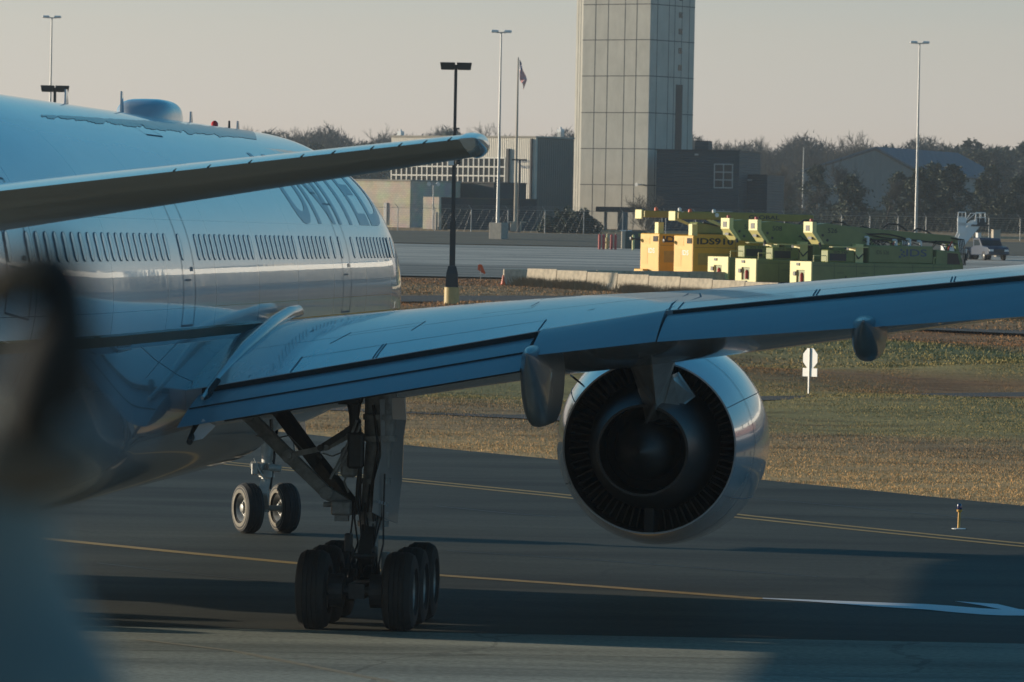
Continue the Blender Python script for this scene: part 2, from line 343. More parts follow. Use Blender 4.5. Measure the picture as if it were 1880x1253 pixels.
def pave(name, c1, c2, st, rough=.8, cracks=True, joint=0):
    m = mat(name, c1, rough, noise=.3, nscale=.25, col2=c2, stretch=st, bump=.12, bscale=40); n = m.node_tree; b = n.nodes['Principled BSDF']
    src = b.inputs['Base Color'].links[0].from_socket; g = n.nodes.new('ShaderNodeNewGeometry')
    t = n.nodes.new('ShaderNodeTexNoise'); t.inputs['Scale'].default_value = 9; t.inputs['Detail'].default_value = 4; n.links.new(g.outputs['Position'], t.inputs['Vector'])
    r = n.nodes.new('ShaderNodeValToRGB'); r.color_ramp.elements[0].position = .35; r.color_ramp.elements[0].color = (.7, .7, .7, 1); r.color_ramp.elements[1].position = .65; r.color_ramp.elements[1].color = (1.2, 1.2, 1.2, 1)
    n.links.new(t.outputs['Fac'], r.inputs[0])
    mx = n.nodes.new('ShaderNodeMix'); mx.data_type = 'RGBA'; mx.blend_type = 'MULTIPLY'; mx.inputs[0].default_value = .7
    n.links.new(src, mx.inputs[6]); n.links.new(r.outputs[0], mx.inputs[7]); out = mx.outputs[2]
    # tyre-scuffed streaks
    mp = n.nodes.new('ShaderNodeMapping'); mp.inputs['Scale'].default_value = (.035, .17, 1); mp.inputs['Rotation'].default_value = (0, 0, .10); n.links.new(g.outputs['Position'], mp.inputs[0])
    t2 = n.nodes.new('ShaderNodeTexNoise'); t2.inputs['Scale'].default_value = 1.2; t2.inputs['Detail'].default_value = 9; t2.inputs['Roughness'].default_value = .62; t2.inputs['Distortion'].default_value = .6; n.links.new(mp.outputs[0], t2.inputs['Vector'])
    r2 = n.nodes.new('ShaderNodeValToRGB'); r2.color_ramp.elements[0].position = .38; r2.color_ramp.elements[0].color = (.42, .44, .45, 1); r2.color_ramp.elements[1].position = .60; r2.color_ramp.elements[1].color = (1.15, 1.13, 1.1, 1)
    n.links.new(t2.outputs['Fac'], r2.inputs[0])
    m3 = n.nodes.new('ShaderNodeMix'); m3.data_type = 'RGBA'; m3.blend_type = 'MULTIPLY'; m3.inputs[0].default_value = .85
    n.links.new(out, m3.inputs[6]); n.links.new(r2.outputs[0], m3.inputs[7]); 
    vo = n.nodes.new('ShaderNodeTexVoronoi'); vo.feature = 'DISTANCE_TO_EDGE'; vo.inputs['Scale'].default_value = .13
    vm = n.nodes.new('ShaderNodeVectorMath'); vm.operation = 'MULTIPLY_ADD'; vm.inputs[1].default_value = (2.2, 2.2, 0); n.links.new(t.outputs['Color'], vm.inputs[0])
    tn = n.nodes.new('ShaderNodeTexNoise'); tn.inputs['Scale'].default_value = .4; tn.inputs['Detail'].default_value = 6; n.links.new(g.outputs['Position'], tn.inputs['Vector']); n.links.new(tn.outputs['Color'], vm.inputs[0])
    n.links.new(g.outputs['Position'], vm.inputs[2]); n.links.new(vm.outputs[0], vo.inputs['Vector'])
    lt = n.nodes.new('ShaderNodeMath'); lt.operation = 'LESS_THAN'; lt.inputs[1].default_value = .006; n.links.new(vo.outputs['Distance'], lt.inputs[0])
    lf = n.nodes.new('ShaderNodeMath'); lf.operation = 'MULTIPLY'; lf.inputs[1].default_value = .28; n.links.new(lt.outputs[0], lf.inputs[0])
    m4 = n.nodes.new('ShaderNodeMix'); m4.data_type = 'RGBA'; m4.inputs[7].default_value = (.02, .02, .02, 1); n.links.new(lf.outputs[0], m4.inputs[0]); n.links.new(m3.outputs[2], m4.inputs[6]); n.links.new(m4.outputs[2], b.inputs['Base Color'])
    b.inputs['Specular IOR Level'].default_value = .2
    return m
M['asph'] = pave('taxiway_asphalt', (.078, .080, .064), (.048, .051, .042), (.3, 1, 1))
M['apron'] = pave('apron_concrete', (.40, .42, .36), (.33, .345, .30), (.3, 1, 1))
M['road'] = pave('service_road', (.62, .56, .47), (.52, .47, .40), (.3, 1, 1))
M['gravel'] = mat('dark_gravel', (.085, .075, .065), .9, noise=.5, nscale=3, bump=.5, bscale=12)
edge_px = [(300, 775), (560, 800), (740, 817), (900, 833), (1040, 846), (1420, 884), (1600, 901), (1750, 916), (1880, 931)]
edge = [(-60, 230), (-30, 196)] + [tuple(gnd(*p)[:2]) for p in edge_px[1:]] + [(22, 122), (45, 100), (90, 70)]
def edge_y(x):
    e = sorted(edge); return np.interp(x, [p[0] for p in e], [p[1] for p in e])
ex = np.linspace(-60, 90, 60)
strip('taxiway', [(x, 86.9) for x in ex], [(x, max(87, float(edge_y(x)) + .12 * math.sin(x * 3.1) + .1 * math.sin(x * 7.7))) for x in ex], M['asph'], .004, 24, label='dark asphalt taxiway under the airliner', cat='taxiway')
strip('apron', [(-80, 5), (90, 5)], [(-80, 86.9), (90, 86.9)], M['apron'], .008, 4, label='paler grey concrete apron nearest the camera', cat='apron')
rx = np.linspace(-150, 200, 60)
strip('road', [(x, 352 - .10 * x if x < 0 else 352) for x in rx], [(x, 480 - .05 * x) for x in rx], M['road'], .06, 30, label='pale service road crossing behind the grass', cat='road')
M['shoulder'] = pave('road_shoulder', (.36, .33, .28), (.28, .26, .22), (.3, 1, 1))
strip('shoulder', [(x, 351) for x in rx], [(x, 392 - .05 * x) for x in rx], M['shoulder'], .09, 8, label='darker near lane of the service road', cat='road')
M['bank'] = mat('shade_tinted_bank_grass', (.10, .095, .06), .95, noise=.5, nscale=.5, bump=.4, bscale=6, stretch=(.4, 1, 1))  # bank grass with the cast shadow put into its colour
strip('bank', [(x, 481 - .05 * x) for x in rx], [(x, 529) for x in rx], M['bank'], .10, 8, label='grass bank painted dark for shade between the service road and the fence', cat='bank')
def track(name, pxl, hw, label):
    """gravel track through photo pixels given with distances"""
    pts = [at(px, 500, Y) for px, Y in pxl]
    strip(name, [(p.x, p.y - hw) for p in pts], [(p.x, p.y + hw) for p in pts], M['gravel'], .05, 6, label=label, cat='path')
track('path', [(1380, 201), (1480, 202.5), (1600, 204.5), (1750, 207), (1900, 209), (2100, 211)], 1.6, 'thin dark gravel track across the grass by the stop sign')
track('path', [(560, 306), (740, 309), (860, 311), (1000, 313), (1200, 316)], 4.5, 'dark gravel strip in front of the jersey barriers')
track('path', [(300, 190), (560, 188.5), (760, 187), (900, 185.5), (1040, 184)], 2.0, 'dark gravel strip crossing the grass behind the landing gear')
track('path', [(1600, 283), (1750, 280), (1900, 277), (2100, 274)], 4.0, 'faint gravel wheel track near the right hand barriers')
def ribbon(name, pxs, w, m, label, off=0, dz=.012, cat='marking'):
    g = [gnd(*p) for p in pxs]; pts = []
    for a, b_ in zip(g[:-1], g[1:]):
        for k in range(6): pts.append(a + (b_ - a) * (k / 6))
    pts.append(g[-1]); v = []
    for i, p in enumerate(pts):
        d = (pts[min(i + 1, len(pts) - 1)] - pts[max(i - 1, 0)]).normalized(); nn = Vector((-d.y, d.x, 0))
        v += [p + nn * (off - w / 2), p + nn * (off + w / 2)]
    b = MB(); b.add([(q.x, q.y, dz) for q in v], [(2 * i, 2 * i + 1, 2 * i + 3, 2 * i + 2) for i in range(len(pts) - 1)])
    return tag(b.build(name, m), label, cat, kind='structure')
def worn(name, col, under, thr=.45):
    m = mat(name, col, .7, noise=.5, nscale=3, col2=under); return m
M['ypaint'] = worn('worn_yellow_paint', (.50, .29, .06), (.30, .18, .05)); M['wpaint'] = mat('white_ground_paint', (.78, .80, .82), .6, noise=.1, nscale=3)
M['ppaint'] = worn('faint_pale_paint', (.38, .33, .22), (.27, .25, .21))
ribbon('taxiway_line', [(-200, 962), (140, 996), (330, 1015), (540, 1035), (800, 1057), (1100, 1078), (1400, 1101)], .42, M['ypaint'], 'yellow centreline running past the main wheels')
for o_ in (-.35, .35):
    ribbon('taxiway_edge_line', [(400, 850), (740, 882), (1040, 912), (1360, 949), (1600, 974), (1880, 1002), (2100, 1022)], .28, M['ypaint'], 'one stripe of the double yellow edge line', off=o_)
ribbon('apron_line', [(255, 1176), (430, 1197), (700, 1250), (800, 1272)], .16, M['ppaint'], 'faint pale line on the concrete apron', dz=.016)
M['seal'] = mat('crack_sealant', (.025, .025, .025), .5, noise=.3, nscale=2); M['scuff'] = mat('tyre_scuff', (.28, .285, .26), .7, noise=.4, nscale=2)
for i_, (pts_, w_, m_, dz_, lb) in enumerate((    ([(180, 1035), (420, 1062), (520, 1071)], .07, 'seal', .010, 'sealed crack left of the main wheels'), ([(820, 1012), (1100, 1030), (1500, 1060)], .07, 'seal', .010, 'sealed crack right of the main wheels'), ([(1380, 915), (1600, 935), (1880, 962)], .09, 'seal', .010, 'sealed crack near the grass edge'), ([(800, 930), (950, 945), (1020, 950)], .09, 'seal', .010, 'sealed crack behind the engine'),
    ([(240, 1195), (900, 1203), (1500, 1213), (1880, 1220)], .05, 'scuff', .018, 'slab joint across the pale apron'))):
    ribbon('pavement_mark', pts_, w_, M[m_], lb, dz=dz_)
gp = lambda l: [Vector((gnd(*p).x, gnd(*p).y, .016)) for p in l]
b = MB(); top = [(1400, 1099.5), (1500, 1103.5), (1600, 1107.5), (1700, 1111), (1745, 1114), (1800, 1118.5), (1840, 1121)]; bot = [(1400, 1101), (1500, 1107), (1600, 1115), (1700, 1121), (1750, 1126), (1800, 1130), (1840, 1132)]
t_, b_ = gp(top), gp(bot)
for i in range(len(top) - 1): b.add([b_[i], b_[i + 1], t_[i + 1], t_[i]], [(0, 1, 2, 3)])
b.add(gp([(1752, 1105.5), (1800, 1113), (1840, 1121), (1870, 1120), (1832, 1111)]), [(0, 1, 2, 3, 4)])
b.add(gp([(1840, 1121), (1840, 1132), (1960, 1133), (1960, 1133), (1870, 1120)]), [(0, 1, 2, 3, 4)])
tag(b.build('ground_marking', M['wpaint']), 'white painted arrow shaped marking in the shade', 'marking', kind='structure')
# grass blades (uncountable)
def blades(name, n, xr, yr, hgt, wid, dens_edge=None, label='', seed=1, filt=None):
    r = np.random.default_rng(seed); x = r.uniform(xr[0], xr[1], n); y = r.uniform(0, 1, n) ** 1.3 * (yr[1] - yr[0]) + yr[0]
    ok = y > edge_y(x) + r.normal(0, .12, n)
    ok &= (np.abs(x) < y * .115 + 2)
    cl = np.sin(x * .9 + 2 * np.sin(y * .5)) + np.sin(y * .7 + x * .33) + r.normal(0, 1, n); ok &= cl > -1.2
    if filt is not None: ok &= filt(x, y)
    x = x[ok]; y = y[ok]; n = len(x); z = Hv(y) + und(x, y) - .03
    a = r.uniform(0, PI, n); w = wid * r.uniform(.6, 1.4, n); h = hgt * r.uniform(.4, 1.5, n); lx = r.normal(0, .5, n) * h; ly = r.normal(0, .5, n) * h
    p0 = np.stack([x - np.cos(a) * w, y - np.sin(a) * w, z], -1); p1 = np.stack([x + np.cos(a) * w, y + np.sin(a) * w, z], -1); p2 = np.stack([x + lx, y + ly, z + h], -1)
    v = np.stack([p0, p1, p2], 1).reshape(-1, 3); f = np.arange(3 * n).reshape(-1, 3)
    return tag(npmesh(name, v, f, M['ground']), label, 'grass', kind='stuff')
blades('grass', 520000, (-24, 26), (122, 235), .055, .013, label='straw and green grass on the near slope', seed=1)
blades('grass', 160000, (-34, 38), (235, 348), .09, .04, label='coarse dry grass on the far bank', seed=2, filt=lambda x, y: ~((np.abs(y - 311) < 4.5) & (x < 12)))
exec_after = []
# ================================================================ AIRLINER
TH0 = math.radians(5.7); AO = Vector((-7.87, 87.75, 0)); AF = Vector((math.sin(TH0), math.cos(TH0), 0)); AR = Vector((math.cos(TH0), -math.sin(TH0), 0))
def AL(px, py, t):
    """airliner-local point (right, forward, up) seen at a photo pixel in the cross-section at station t"""
    d = CR @ Vector((px - 940, -(py - 626.5), -F)); c0 = Vector((0, 0, CAMH)) - AO
    k = (t - c0.dot(AF)) / d.dot(AF); p = c0 + d * k
    return Vector((p.dot(AR), t, p.z))
air = empty('airliner', AO, -TH0, 'white wide body airliner with grey belly taxiing away from the camera', 'airliner')
# fuselage ------------------------------------------------
FR = 3.1; FC = 5.35
def fus_ring(t):
    # returns radius, centre height
    if t > 22.5:
        s = min(1, (t - 22.5) / 10.7); k = math.sqrt(max(0, 1 - s ** 2.15)) if s < 1 else 0; return max(.03, FR * k), FC - .95 * s ** 2
    if t < -8:
        s = min(1, (-8 - t) / 22.0); r = FR * (1 - s ** 1.9) + .28 * s; top = FC + FR - .35 * s ** 2; return r, top - r
    return FR, FC
ts = list(np.arange(-30, -8, 1.0)) + list(np.arange(-8, 22.5, 2.0)) + list(22.5 + 10.7 * np.sin(np.linspace(0, PI / 2, 22)))
NS = 128; b = MB(); rings = []
for t in ts:
    r, c = fus_ring(t); rings.append([(r * math.sin(2 * PI * k / NS), t, c + r * math.cos(2 * PI * k / NS)) for k in range(NS)])
fus = b.loft(rings).build('fuselage', M['fus'], air, True)
def fs(t, el, off=.004, side=1):
    """point on the fuselage skin at elevation el (radians above horizontal) on the right side"""
    r, c = fus_ring(t); r += off; return (side * r * math.cos(el), t, c + r * math.sin(el))
# windows: seal ring with pane, shared mesh along the constant section
def rrect(w, h, rad, n=5):
    pts = []
    for cx, cy, a0 in ((w / 2 - rad, h / 2 - rad, 0), (-w / 2 + rad, h / 2 - rad, 90), (-w / 2 + rad, -h / 2 + rad, 180), (w / 2 - rad, -h / 2 + rad, 270)):
        for k in range(n + 1):
            a = math.radians(a0 + 90 * k / n); pts.append((cx + rad * math.cos(a), cy + rad * math.sin(a)))
    return pts
M['winring'] = mat('window_seal', (.15, .21, .26), .5, noise=.2, nscale=9)
M['shade'] = mat('window_pane', (.55, .60, .64), .12, coat=.8, noise=.1, nscale=3)
EW = math.asin((6.13 - FC) / FR)
def win_build(t):
    r, c = fus_ring(t); e = math.asin((6.13 - c) / r)
    b = MB(); o = rrect(.265, .43, .13); i = rrect(.246, .411, .121); n = len(o)
    P = lambda u, v, off: ((r + off) * math.cos(e + v / r), u, c + (r + off) * math.sin(e + v / r))
    vs = [P(*p, -.004) for p in o] + [P(*p, .011) for p in o] + [P(*p, .011) for p in i] + [P(*p, .003) for p in i]; fs_ = []
    for q in range(3): fs_ += [(q * n + k, q * n + (k + 1) % n, q * n + n + (k + 1) % n, q * n + n + k) for k in range(n)]
    b.add(vs, fs_, 0); b.add([P(*p, .010) for p in i], [tuple(range(n))], 1)
    o = b.build('window', [M['winring'], M['shade']], air); o.location = (0, t, 0); return o
w0 = win_build(0)
def winpx(px, el=EW):
    """station t of the skin point at window height on photo column px"""
    lo, hi = -24., 24.
    for _ in range(50):
        m_ = (lo + hi) / 2; r, c = fus_ring(m_); e = math.asin((6.13 - c) / r); p = AO + AF * m_ + AR * (r * math.cos(e)); p.z = 6.13
        q = CR.inverted() @ (p - Vector((0, 0, CAMH))); x = 940 + q.x / -q.z * F
        if x < px: lo = m_
        else: hi = m_
    return lo
wt = []
def run(pa, pb):
    a, b_ = winpx(pa), winpx(pb); n = max(0, int(round((b_ - a) / .533)))
    for k in range(n + 1): wt.append(a + (b_ - a) * k / max(1, n))
run(14, 14); run(52, 306); run(331, 331); run(362, 461); run(476, 541); run(554, 600); run(612, 612); run(625, 625); run(648, 648); run(660, 720)
for i, t in enumerate(wt):
    if t < -8: win_build(t); continue
    o = w0.copy(); COL.objects.link(o); o.parent = air
    o.location = (0, t, 0)
bpy.data.objects.remove(w0)
# doors: outlines lying on the skin
def outline(name, t0, t1, e0, e1, w=.035, off=.006, m='line'):
    b = MB(); n = 14
    def seg(pts):
        for (ta, ea), (tb, eb) in zip(pts[:-1], pts[1:]):
            dt, de = tb - ta, (eb - ea) * FR; L = math.hypot(dt, de); nx, ny = -de / L * w / 2, dt / L * w / 2 / FR
            b.add([fs(ta - nx, ea - ny, off), fs(tb - nx, eb - ny, off), fs(tb + nx, eb + ny, off), fs(ta + nx, ea + ny, off)], [(0, 1, 2, 3)])
    seg([(t1, e0 + (e1 - e0) * k / n) for k in range(n + 1)]); seg([(t0, e0 + (e1 - e0) * k / n) for k in range(n + 1)])
    seg([(t0 + (t1 - t0) * k / 4, e0) for k in range(5)]); seg([(t0 + (t1 - t0) * k / 4, e1) for k in range(5)])
    return b.build(name, M[m], air)
eb, et_ = math.asin((4.9 - FC) / FR), math.asin((6.95 - FC) / FR)
for t1 in (winpx(349), winpx(637), winpx(14) + 1.0):
    d = outline('door', t1 - 1.15, t1, eb, et_, .032); b = MB()
    hb = [fs(t1 - .35 + a, math.asin((5.75 - FC) / FR) + c / FR, .012) for a, c in ((0, 0), (.16, 0), (.16, .07), (0, .07))]
    b.add(hb, [(0, 1, 2, 3)]); hb = [fs(t1 - .95 + a, math.asin((5.6 - FC) / FR) + c / FR, .012) for a, c in ((0, 0), (.5, 0), (.5, .03), (0, .03))]; b.add(hb, [(0, 1, 2, 3)])
    h_ = b.build('handle', M['line'], d)
outline('access_hatch', winpx(610) + .2, winpx(610) + .9, math.asin(min(1, (7.15 - FC) / FR)), math.asin((7.45 - FC) / FR), .03)
outline('access_hatch', 1.3, 2.9, math.radians(57), math.radians(64), .035)
# thin reference marks under the belly line
for px_, dx_ in ((215, 1.2), (668, 1.6)):
    t0 = winpx(px_); b = MB()
    for k in range(3): b.add([fs(t0 + k * .1 + u * dx_, math.asin((4.66 - .07 * k + v - FC) / FR), .005) for u, v in ((0, 0), (1, 0), (1, .03), (0, .03))], [(0, 1, 2, 3)])
    b.build('stencil', M['white'] if px_ > 400 else M['winring'], air)
# airline name on the forward fuselage
v, f = text2d('UNITED', .012)
me = bpy.data.meshes.new('t'); me.from_pydata([(p[0] * 13, p[1] * 1.65, 0) for p in v], [], f); bm = bmesh.new(); bm.from_mesh(me)
for _ in range(7):
    es = [e for e in bm.edges if e.calc_length() > .20]
    if es: bmesh.ops.subdivide_edges(bm, edges=es, cuts=1); bmesh.ops.triangulate(bm, faces=bm.faces)
E0 = math.asin((6.55 - FC) / FR); T0 = 11.2
for q in bm.verts:
    u, h_ = q.co.x, q.co.y; q.co = Vector(fs(T0 + u, E0 + h_ / FR, .005))
bm.to_mesh(me); bm.free(); me.materials.append(M['letter']); o = bpy.data.objects.new('airline_name', me); COL.objects.link(o); o.parent = air
def onfus(px, py, t0=-14, t1=24):
    lo, hi = t1, t0
    def f(t): r, c = fus_ring(t); p = AL(px, py, t); return math.hypot(p.x, p.z - c) - r
    for k in range(400):            # nearest hit seen from the camera
        a, b_ = t0 + (t1 - t0) * k / 400, t0 + (t1 - t0) * (k + 1) / 400
        if f(a) > 0 >= f(b_):
            p = AL(px, py, (a + b_) / 2); return (a + b_) / 2, math.atan2(p.z - fus_ring(a)[1], p.x)
    return None
M['roofshade'] = mat('roof_shade_paint', (.20, .20, .19), .35, coat=.4, noise=.5, nscale=3, col2=(.36, .36, .36))  # dark band painted on the roof skin to stand for a shadow edge
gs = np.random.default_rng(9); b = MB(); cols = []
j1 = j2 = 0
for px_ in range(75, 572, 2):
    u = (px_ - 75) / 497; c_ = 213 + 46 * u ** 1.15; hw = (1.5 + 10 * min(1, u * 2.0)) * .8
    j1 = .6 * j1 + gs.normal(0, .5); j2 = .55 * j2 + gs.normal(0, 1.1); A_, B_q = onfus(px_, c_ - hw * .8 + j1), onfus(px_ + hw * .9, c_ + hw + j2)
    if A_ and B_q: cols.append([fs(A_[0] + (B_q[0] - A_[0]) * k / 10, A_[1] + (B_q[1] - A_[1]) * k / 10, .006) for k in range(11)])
n_ = len(cols); b.loft(cols, closed=False, cap=False); b.build('shade_streak', M['roofshade'], air, True)
# roof equipment
b = MB(); rr = []
for s in np.linspace(-1, 1, 17):
    k = (1 - abs(s) ** 3.2) ** .5 if abs(s) < 1 else 0.02
    rr.append([(.52 * (.25 + .75 * k) * math.copysign(abs(math.cos(a)) ** .55, math.cos(a)), 11.6 + 1.45 * s, FC + FR - .12 + (.44 * k + .02) * abs(math.sin(a)) ** .55) for a in np.linspace(0, PI, 17)])
b.loft(rr, closed=False, cap=False); dome = b.build('antenna_dome', M['nac'], air, True)
b = MB(); b.poly([(.52 * math.cos(a) * 1.08, 11.6 + 1.55 * math.sin(a), FC + FR - .14) for a in np.linspace(0, 2 * PI, 24)[:-1]], .03, (0, 0, 1)); b.build('rivet_plate', M['line'], dome)
p = AL(244, 190, 9.6); b = MB(); b.poly([(-.18 + .0, p.y - .14, FC + FR - .1), (-.18, p.y + .16, FC + FR - .1), (-.18, p.y - .02, FC + FR + .42), (-.18, p.y - .12, FC + FR + .42)], .03, (1, 0, 0)); b.build('blade_antenna', M['nac'], air)
b = MB(); b.lathe([(0, .0), (0, .075), (.10, .07), (.14, .035), (.15, 0)], (0, 19.3, FC + FR - .02), (0, 0, 1), 16); M['beacon'] = mat('red_beacon_glass', (.7, .04, .02), .2, coat=.5, noise=.2, nscale=9); b.build('beacon', M['beacon'], air, True)
b = MB(); b.tube((0, 21.2, 8.4), (0, 21.2, 8.62), .03, .02); b.build('probe', M['geardk'], air)
for k_a, (t_, s_) in enumerate(((3.2, .30), (16.4, .26), (22.4, .22))):
    b = MB(); b.poly([(-.012, t_ - .16, FC + FR - .03), (-.012, t_ + .16, FC + FR - .03), (-.012, t_ + .02, FC + FR - .03 + s_), (-.012, t_ - .12, FC + FR - .03 + s_)], .024, (1, 0, 0)); b.build('small_blade_antenna', M['nac'], air)
# belly fairing -------------------------------------------
b = MB(); rr = []
sm = lambda x: max(0., min(1., x)) ** 2 * (3 - 2 * max(0., min(1., x)))
for t in np.linspace(-13, 13, 49):
    k = sm((t + 13) / 5.5) * sm((13 - t) / 5); r_, c_f = fus_ring(t); half = []
    for j in range(33):
        u = j / 32; e0 = math.asin(max(-1, (4.62 - c_f) / r_)); el = e0 + (-PI / 2 - e0) * u
        fx, fz = (r_ - .03) * math.cos(el), c_f + (r_ - .03) * math.sin(el)
        if u < .35: v = u / .35; gz = 4.62 + (3.45 - 4.62) * v; gx = 3.015 + .045 * v
        else: a = (u - .35) / .65 * PI / 2; gx = 3.06 * math.cos(a) ** .70; gz = 3.45 - 1.37 * math.sin(a) ** .85
        half.append((fx + (gx - fx) * k, t, fz + (gz - fz) * k))
    rr.append(half + [(-x, y, z) for x, y, z in reversed(half[:-1])])
M['belly'] = mat('belly_grey', (.20, .23, .25), .25, coat=.7, noise=.2, nscale=.8, stretch=(1, .4, 1.3))
bf = b.loft(rr).build('belly_fairing', M['belly'], air, True)
# panel seams on the fairing: drawn as thin ribbons following pixels at stations
def seam(pts, r=.018, name='seam', m='line', parent=air):
    b = MB(); b.path([Vector(p) for p in pts], r, 5); return b.build(name, M[m], parent)
# lifting surfaces ----------------------------------------
def wing_sec(L, tle, th, hh, hc, thick, n=14, cut=True):
    """closed ring: lower hinge -> LE -> upper hinge; t forward"""
    c = tle - th; tc_ = tle - .38 * c; hl = hc - .48 * thick; up, lo = [], []
    for k in range(n + 1):
        u = k / n
        if u < .5:
            a = u / .5 * PI / 2; t = tle - (tle - tc_) * (1 - math.cos(a)); zu = hl + (hc - hl) * math.sin(a) ** .9; zl = hl - (thick - (hc - hl)) * math.sin(a) ** .9
        else:
            s = (u - .5) / .5; t = tc_ + (th - tc_) * s; zu = hc - (hc - hh) * s ** 1.7; zl0 = hl - (thick - (hc - hl)); zl = zl0 + (hh - .22 * min(1, thick) - .1 - zl0) * s ** 1.5
        up.append((L, t, zu)); lo.append((L, t, zl))
    return list(reversed(lo)) + up[1:]
def lin(x, xs_, ys_): return float(np.interp(x, xs_, ys_))
LS = [2.0, 3.4, 5, 7, 8.7, 10.65, 13, 16.6, 20, 25, 29.4, 30.4]
def WP(L):
    tle = 11.7 - .6886 * (L - 3.1) if L < 29.4 else 11.7 - .6886 * 26.3 - (L - 29.4) * 1.6
    th = lin(L, [2, 3.4, 8.7, 10.65, 16.6, 30.4], [-2.5, -2.6, -2.9, -3.3, -5.0, -9.0])
    hh = lin(L, [2, 3.4, 8.7, 10.65, 16.6, 30.4], [3.7, 3.95, 4.95, 5.30, 6.02, 7.35])
    hc = lin(L, [2, 3.4, 8, 10.7, 16.7, 30.4], [4.75, 4.88, 5.38, 5.57, 6.17, 7.5])
    tk = lin(L, [2, 3.4, 8, 10.7, 16.7, 30.4], [1.75, 1.65, 1.35, 1.15, .8, .22])
    return tle, th, hh, hc, tk
def mirror(o):
    """mirrored copy of a part (and its sub-parts) for the left side"""
    def rec(q, par):
        c = q.copy(); c.data = q.data.copy(); c.data.transform(Matrix.Scale(-1, 4, (1, 0, 0))); c.data.flip_normals(); COL.objects.link(c); c.parent = par
        for h in list(q.children): rec(h, c)
        return c
    return rec(o, o.parent)
b = MB(); b.loft([wing_sec(L, *WP(L)) for L in LS]); wing = b.build('wing', M['wing'], air, True)
def flap(name, L0, L1, c0, te0, te1, gapz=.10, m='flap', n=10, dn=.0):
    """te0/te1: (t,h) of the trailing edge; c0: overlap forward of the hinge"""
    b = MB(); rings = []
    for k in range(9):
        u = k / 8; L = L0 + (L1 - L0) * u; _, th, hh, _, _ = WP(L); te = (te0[0] + (te1[0] - te0[0]) * u, te0[1] + (te1[1] - te0[1]) * u)
        A = Vector((L, th + c0, hh - gapz + .02)); B = Vector((L, te[0], te[1])); d = B - A; nn = Vector((0, d.z, -d.y)).normalized()
        if nn.z < 0: nn = -nn
        up, lo = [], []
        for j in range(n + 1):
            s = j / n; x = A + d * s; tk = .34 * (math.sqrt(max(0, s)) * 1.2 * (1 - s)) * (d.length / 2.4)
            up.append(x + nn * tk * .55); lo.append(x - nn * tk * .75)
        rings.append(up + list(reversed(lo))[1:-1])
    return b.loft(rings).build(name, M[m], air, True)
def hx(px, py, L):   # (t,h) on lateral plane L
    d = CR @ Vector((px - 940, -(py - 626.5), -F)); c0 = Vector((0, 0, CAMH)) - AO; k = (L - c0.dot(AR)) / d.dot(AR); p = c0 + d * k; return p.dot(AF), p.z
def he(px, py, t): return AL(px, py, t)
# inboard flap: main panel and aft panel
r0, r1 = he(362, 787, -5.0), he(988, 682, -5.2)
ifl = flap('inboard_flap', 3.30, 8.55, .25, (-5.0, r0.z), (-5.2, r1.z), .14)
b = MB()
for fr in (.60,):
    pts = []
    for k in range(9):
        u = k / 8; L = 3.32 + 5.20 * u; _, th, hh, _, _ = WP(L); A = Vector((L, th + .25, hh - .12)); B = Vector((L, -5.0 - .2 * u, r0.z + (r1.z - r0.z) * u)); d = B - A
        nn = Vector((0, d.z, -d.y)).normalized(); nn = nn if nn.z > 0 else -nn
        pts.append(A + d * fr + nn * (.34 * math.sqrt(fr) * 1.2 * (1 - fr) * (d.length / 2.4) * .55 + .002))
    b.path(pts, .02, 6)
b.build('flap_joint', M['cavity'], ifl)
r0, r1 = he(1002, 655, -5.3), he(1238, 629, -5.7)
ffl = flap('flaperon', 8.68, 10.62, .12, (-5.1, r0.z), (-5.5, r1.z), .03)
r0, r1 = he(1240, 629, -5.7), he(1880, 576, -7.0)
k_ = (r1.z - r0.z) / (16.6 - 10.7)
ofl = flap('outboard_flap', 10.65, 21.0, .2, (-5.6, r0.z), (-8.5, r0.z + k_ * 10.3), .12)
ail = flap('aileron', 21.1, 29.2, .1, (-8.4, r0.z + k_ * 10.4 + .2), (-10.4, 7.15), .04)
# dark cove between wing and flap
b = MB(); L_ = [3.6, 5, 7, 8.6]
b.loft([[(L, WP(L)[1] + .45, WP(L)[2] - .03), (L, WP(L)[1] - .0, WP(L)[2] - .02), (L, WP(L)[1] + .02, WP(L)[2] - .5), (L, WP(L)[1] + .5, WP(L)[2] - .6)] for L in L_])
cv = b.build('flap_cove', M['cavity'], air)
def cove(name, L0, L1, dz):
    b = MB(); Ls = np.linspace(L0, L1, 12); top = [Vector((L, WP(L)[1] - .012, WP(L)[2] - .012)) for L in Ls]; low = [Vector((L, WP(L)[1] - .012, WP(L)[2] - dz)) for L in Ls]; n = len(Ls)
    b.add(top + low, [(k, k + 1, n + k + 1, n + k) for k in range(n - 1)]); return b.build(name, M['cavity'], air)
cove('flap_cove', 3.3, 8.6, .36); cove('flap_cove', 10.72, 21, .3); cove('flap_cove', 8.72, 10.6, .12)
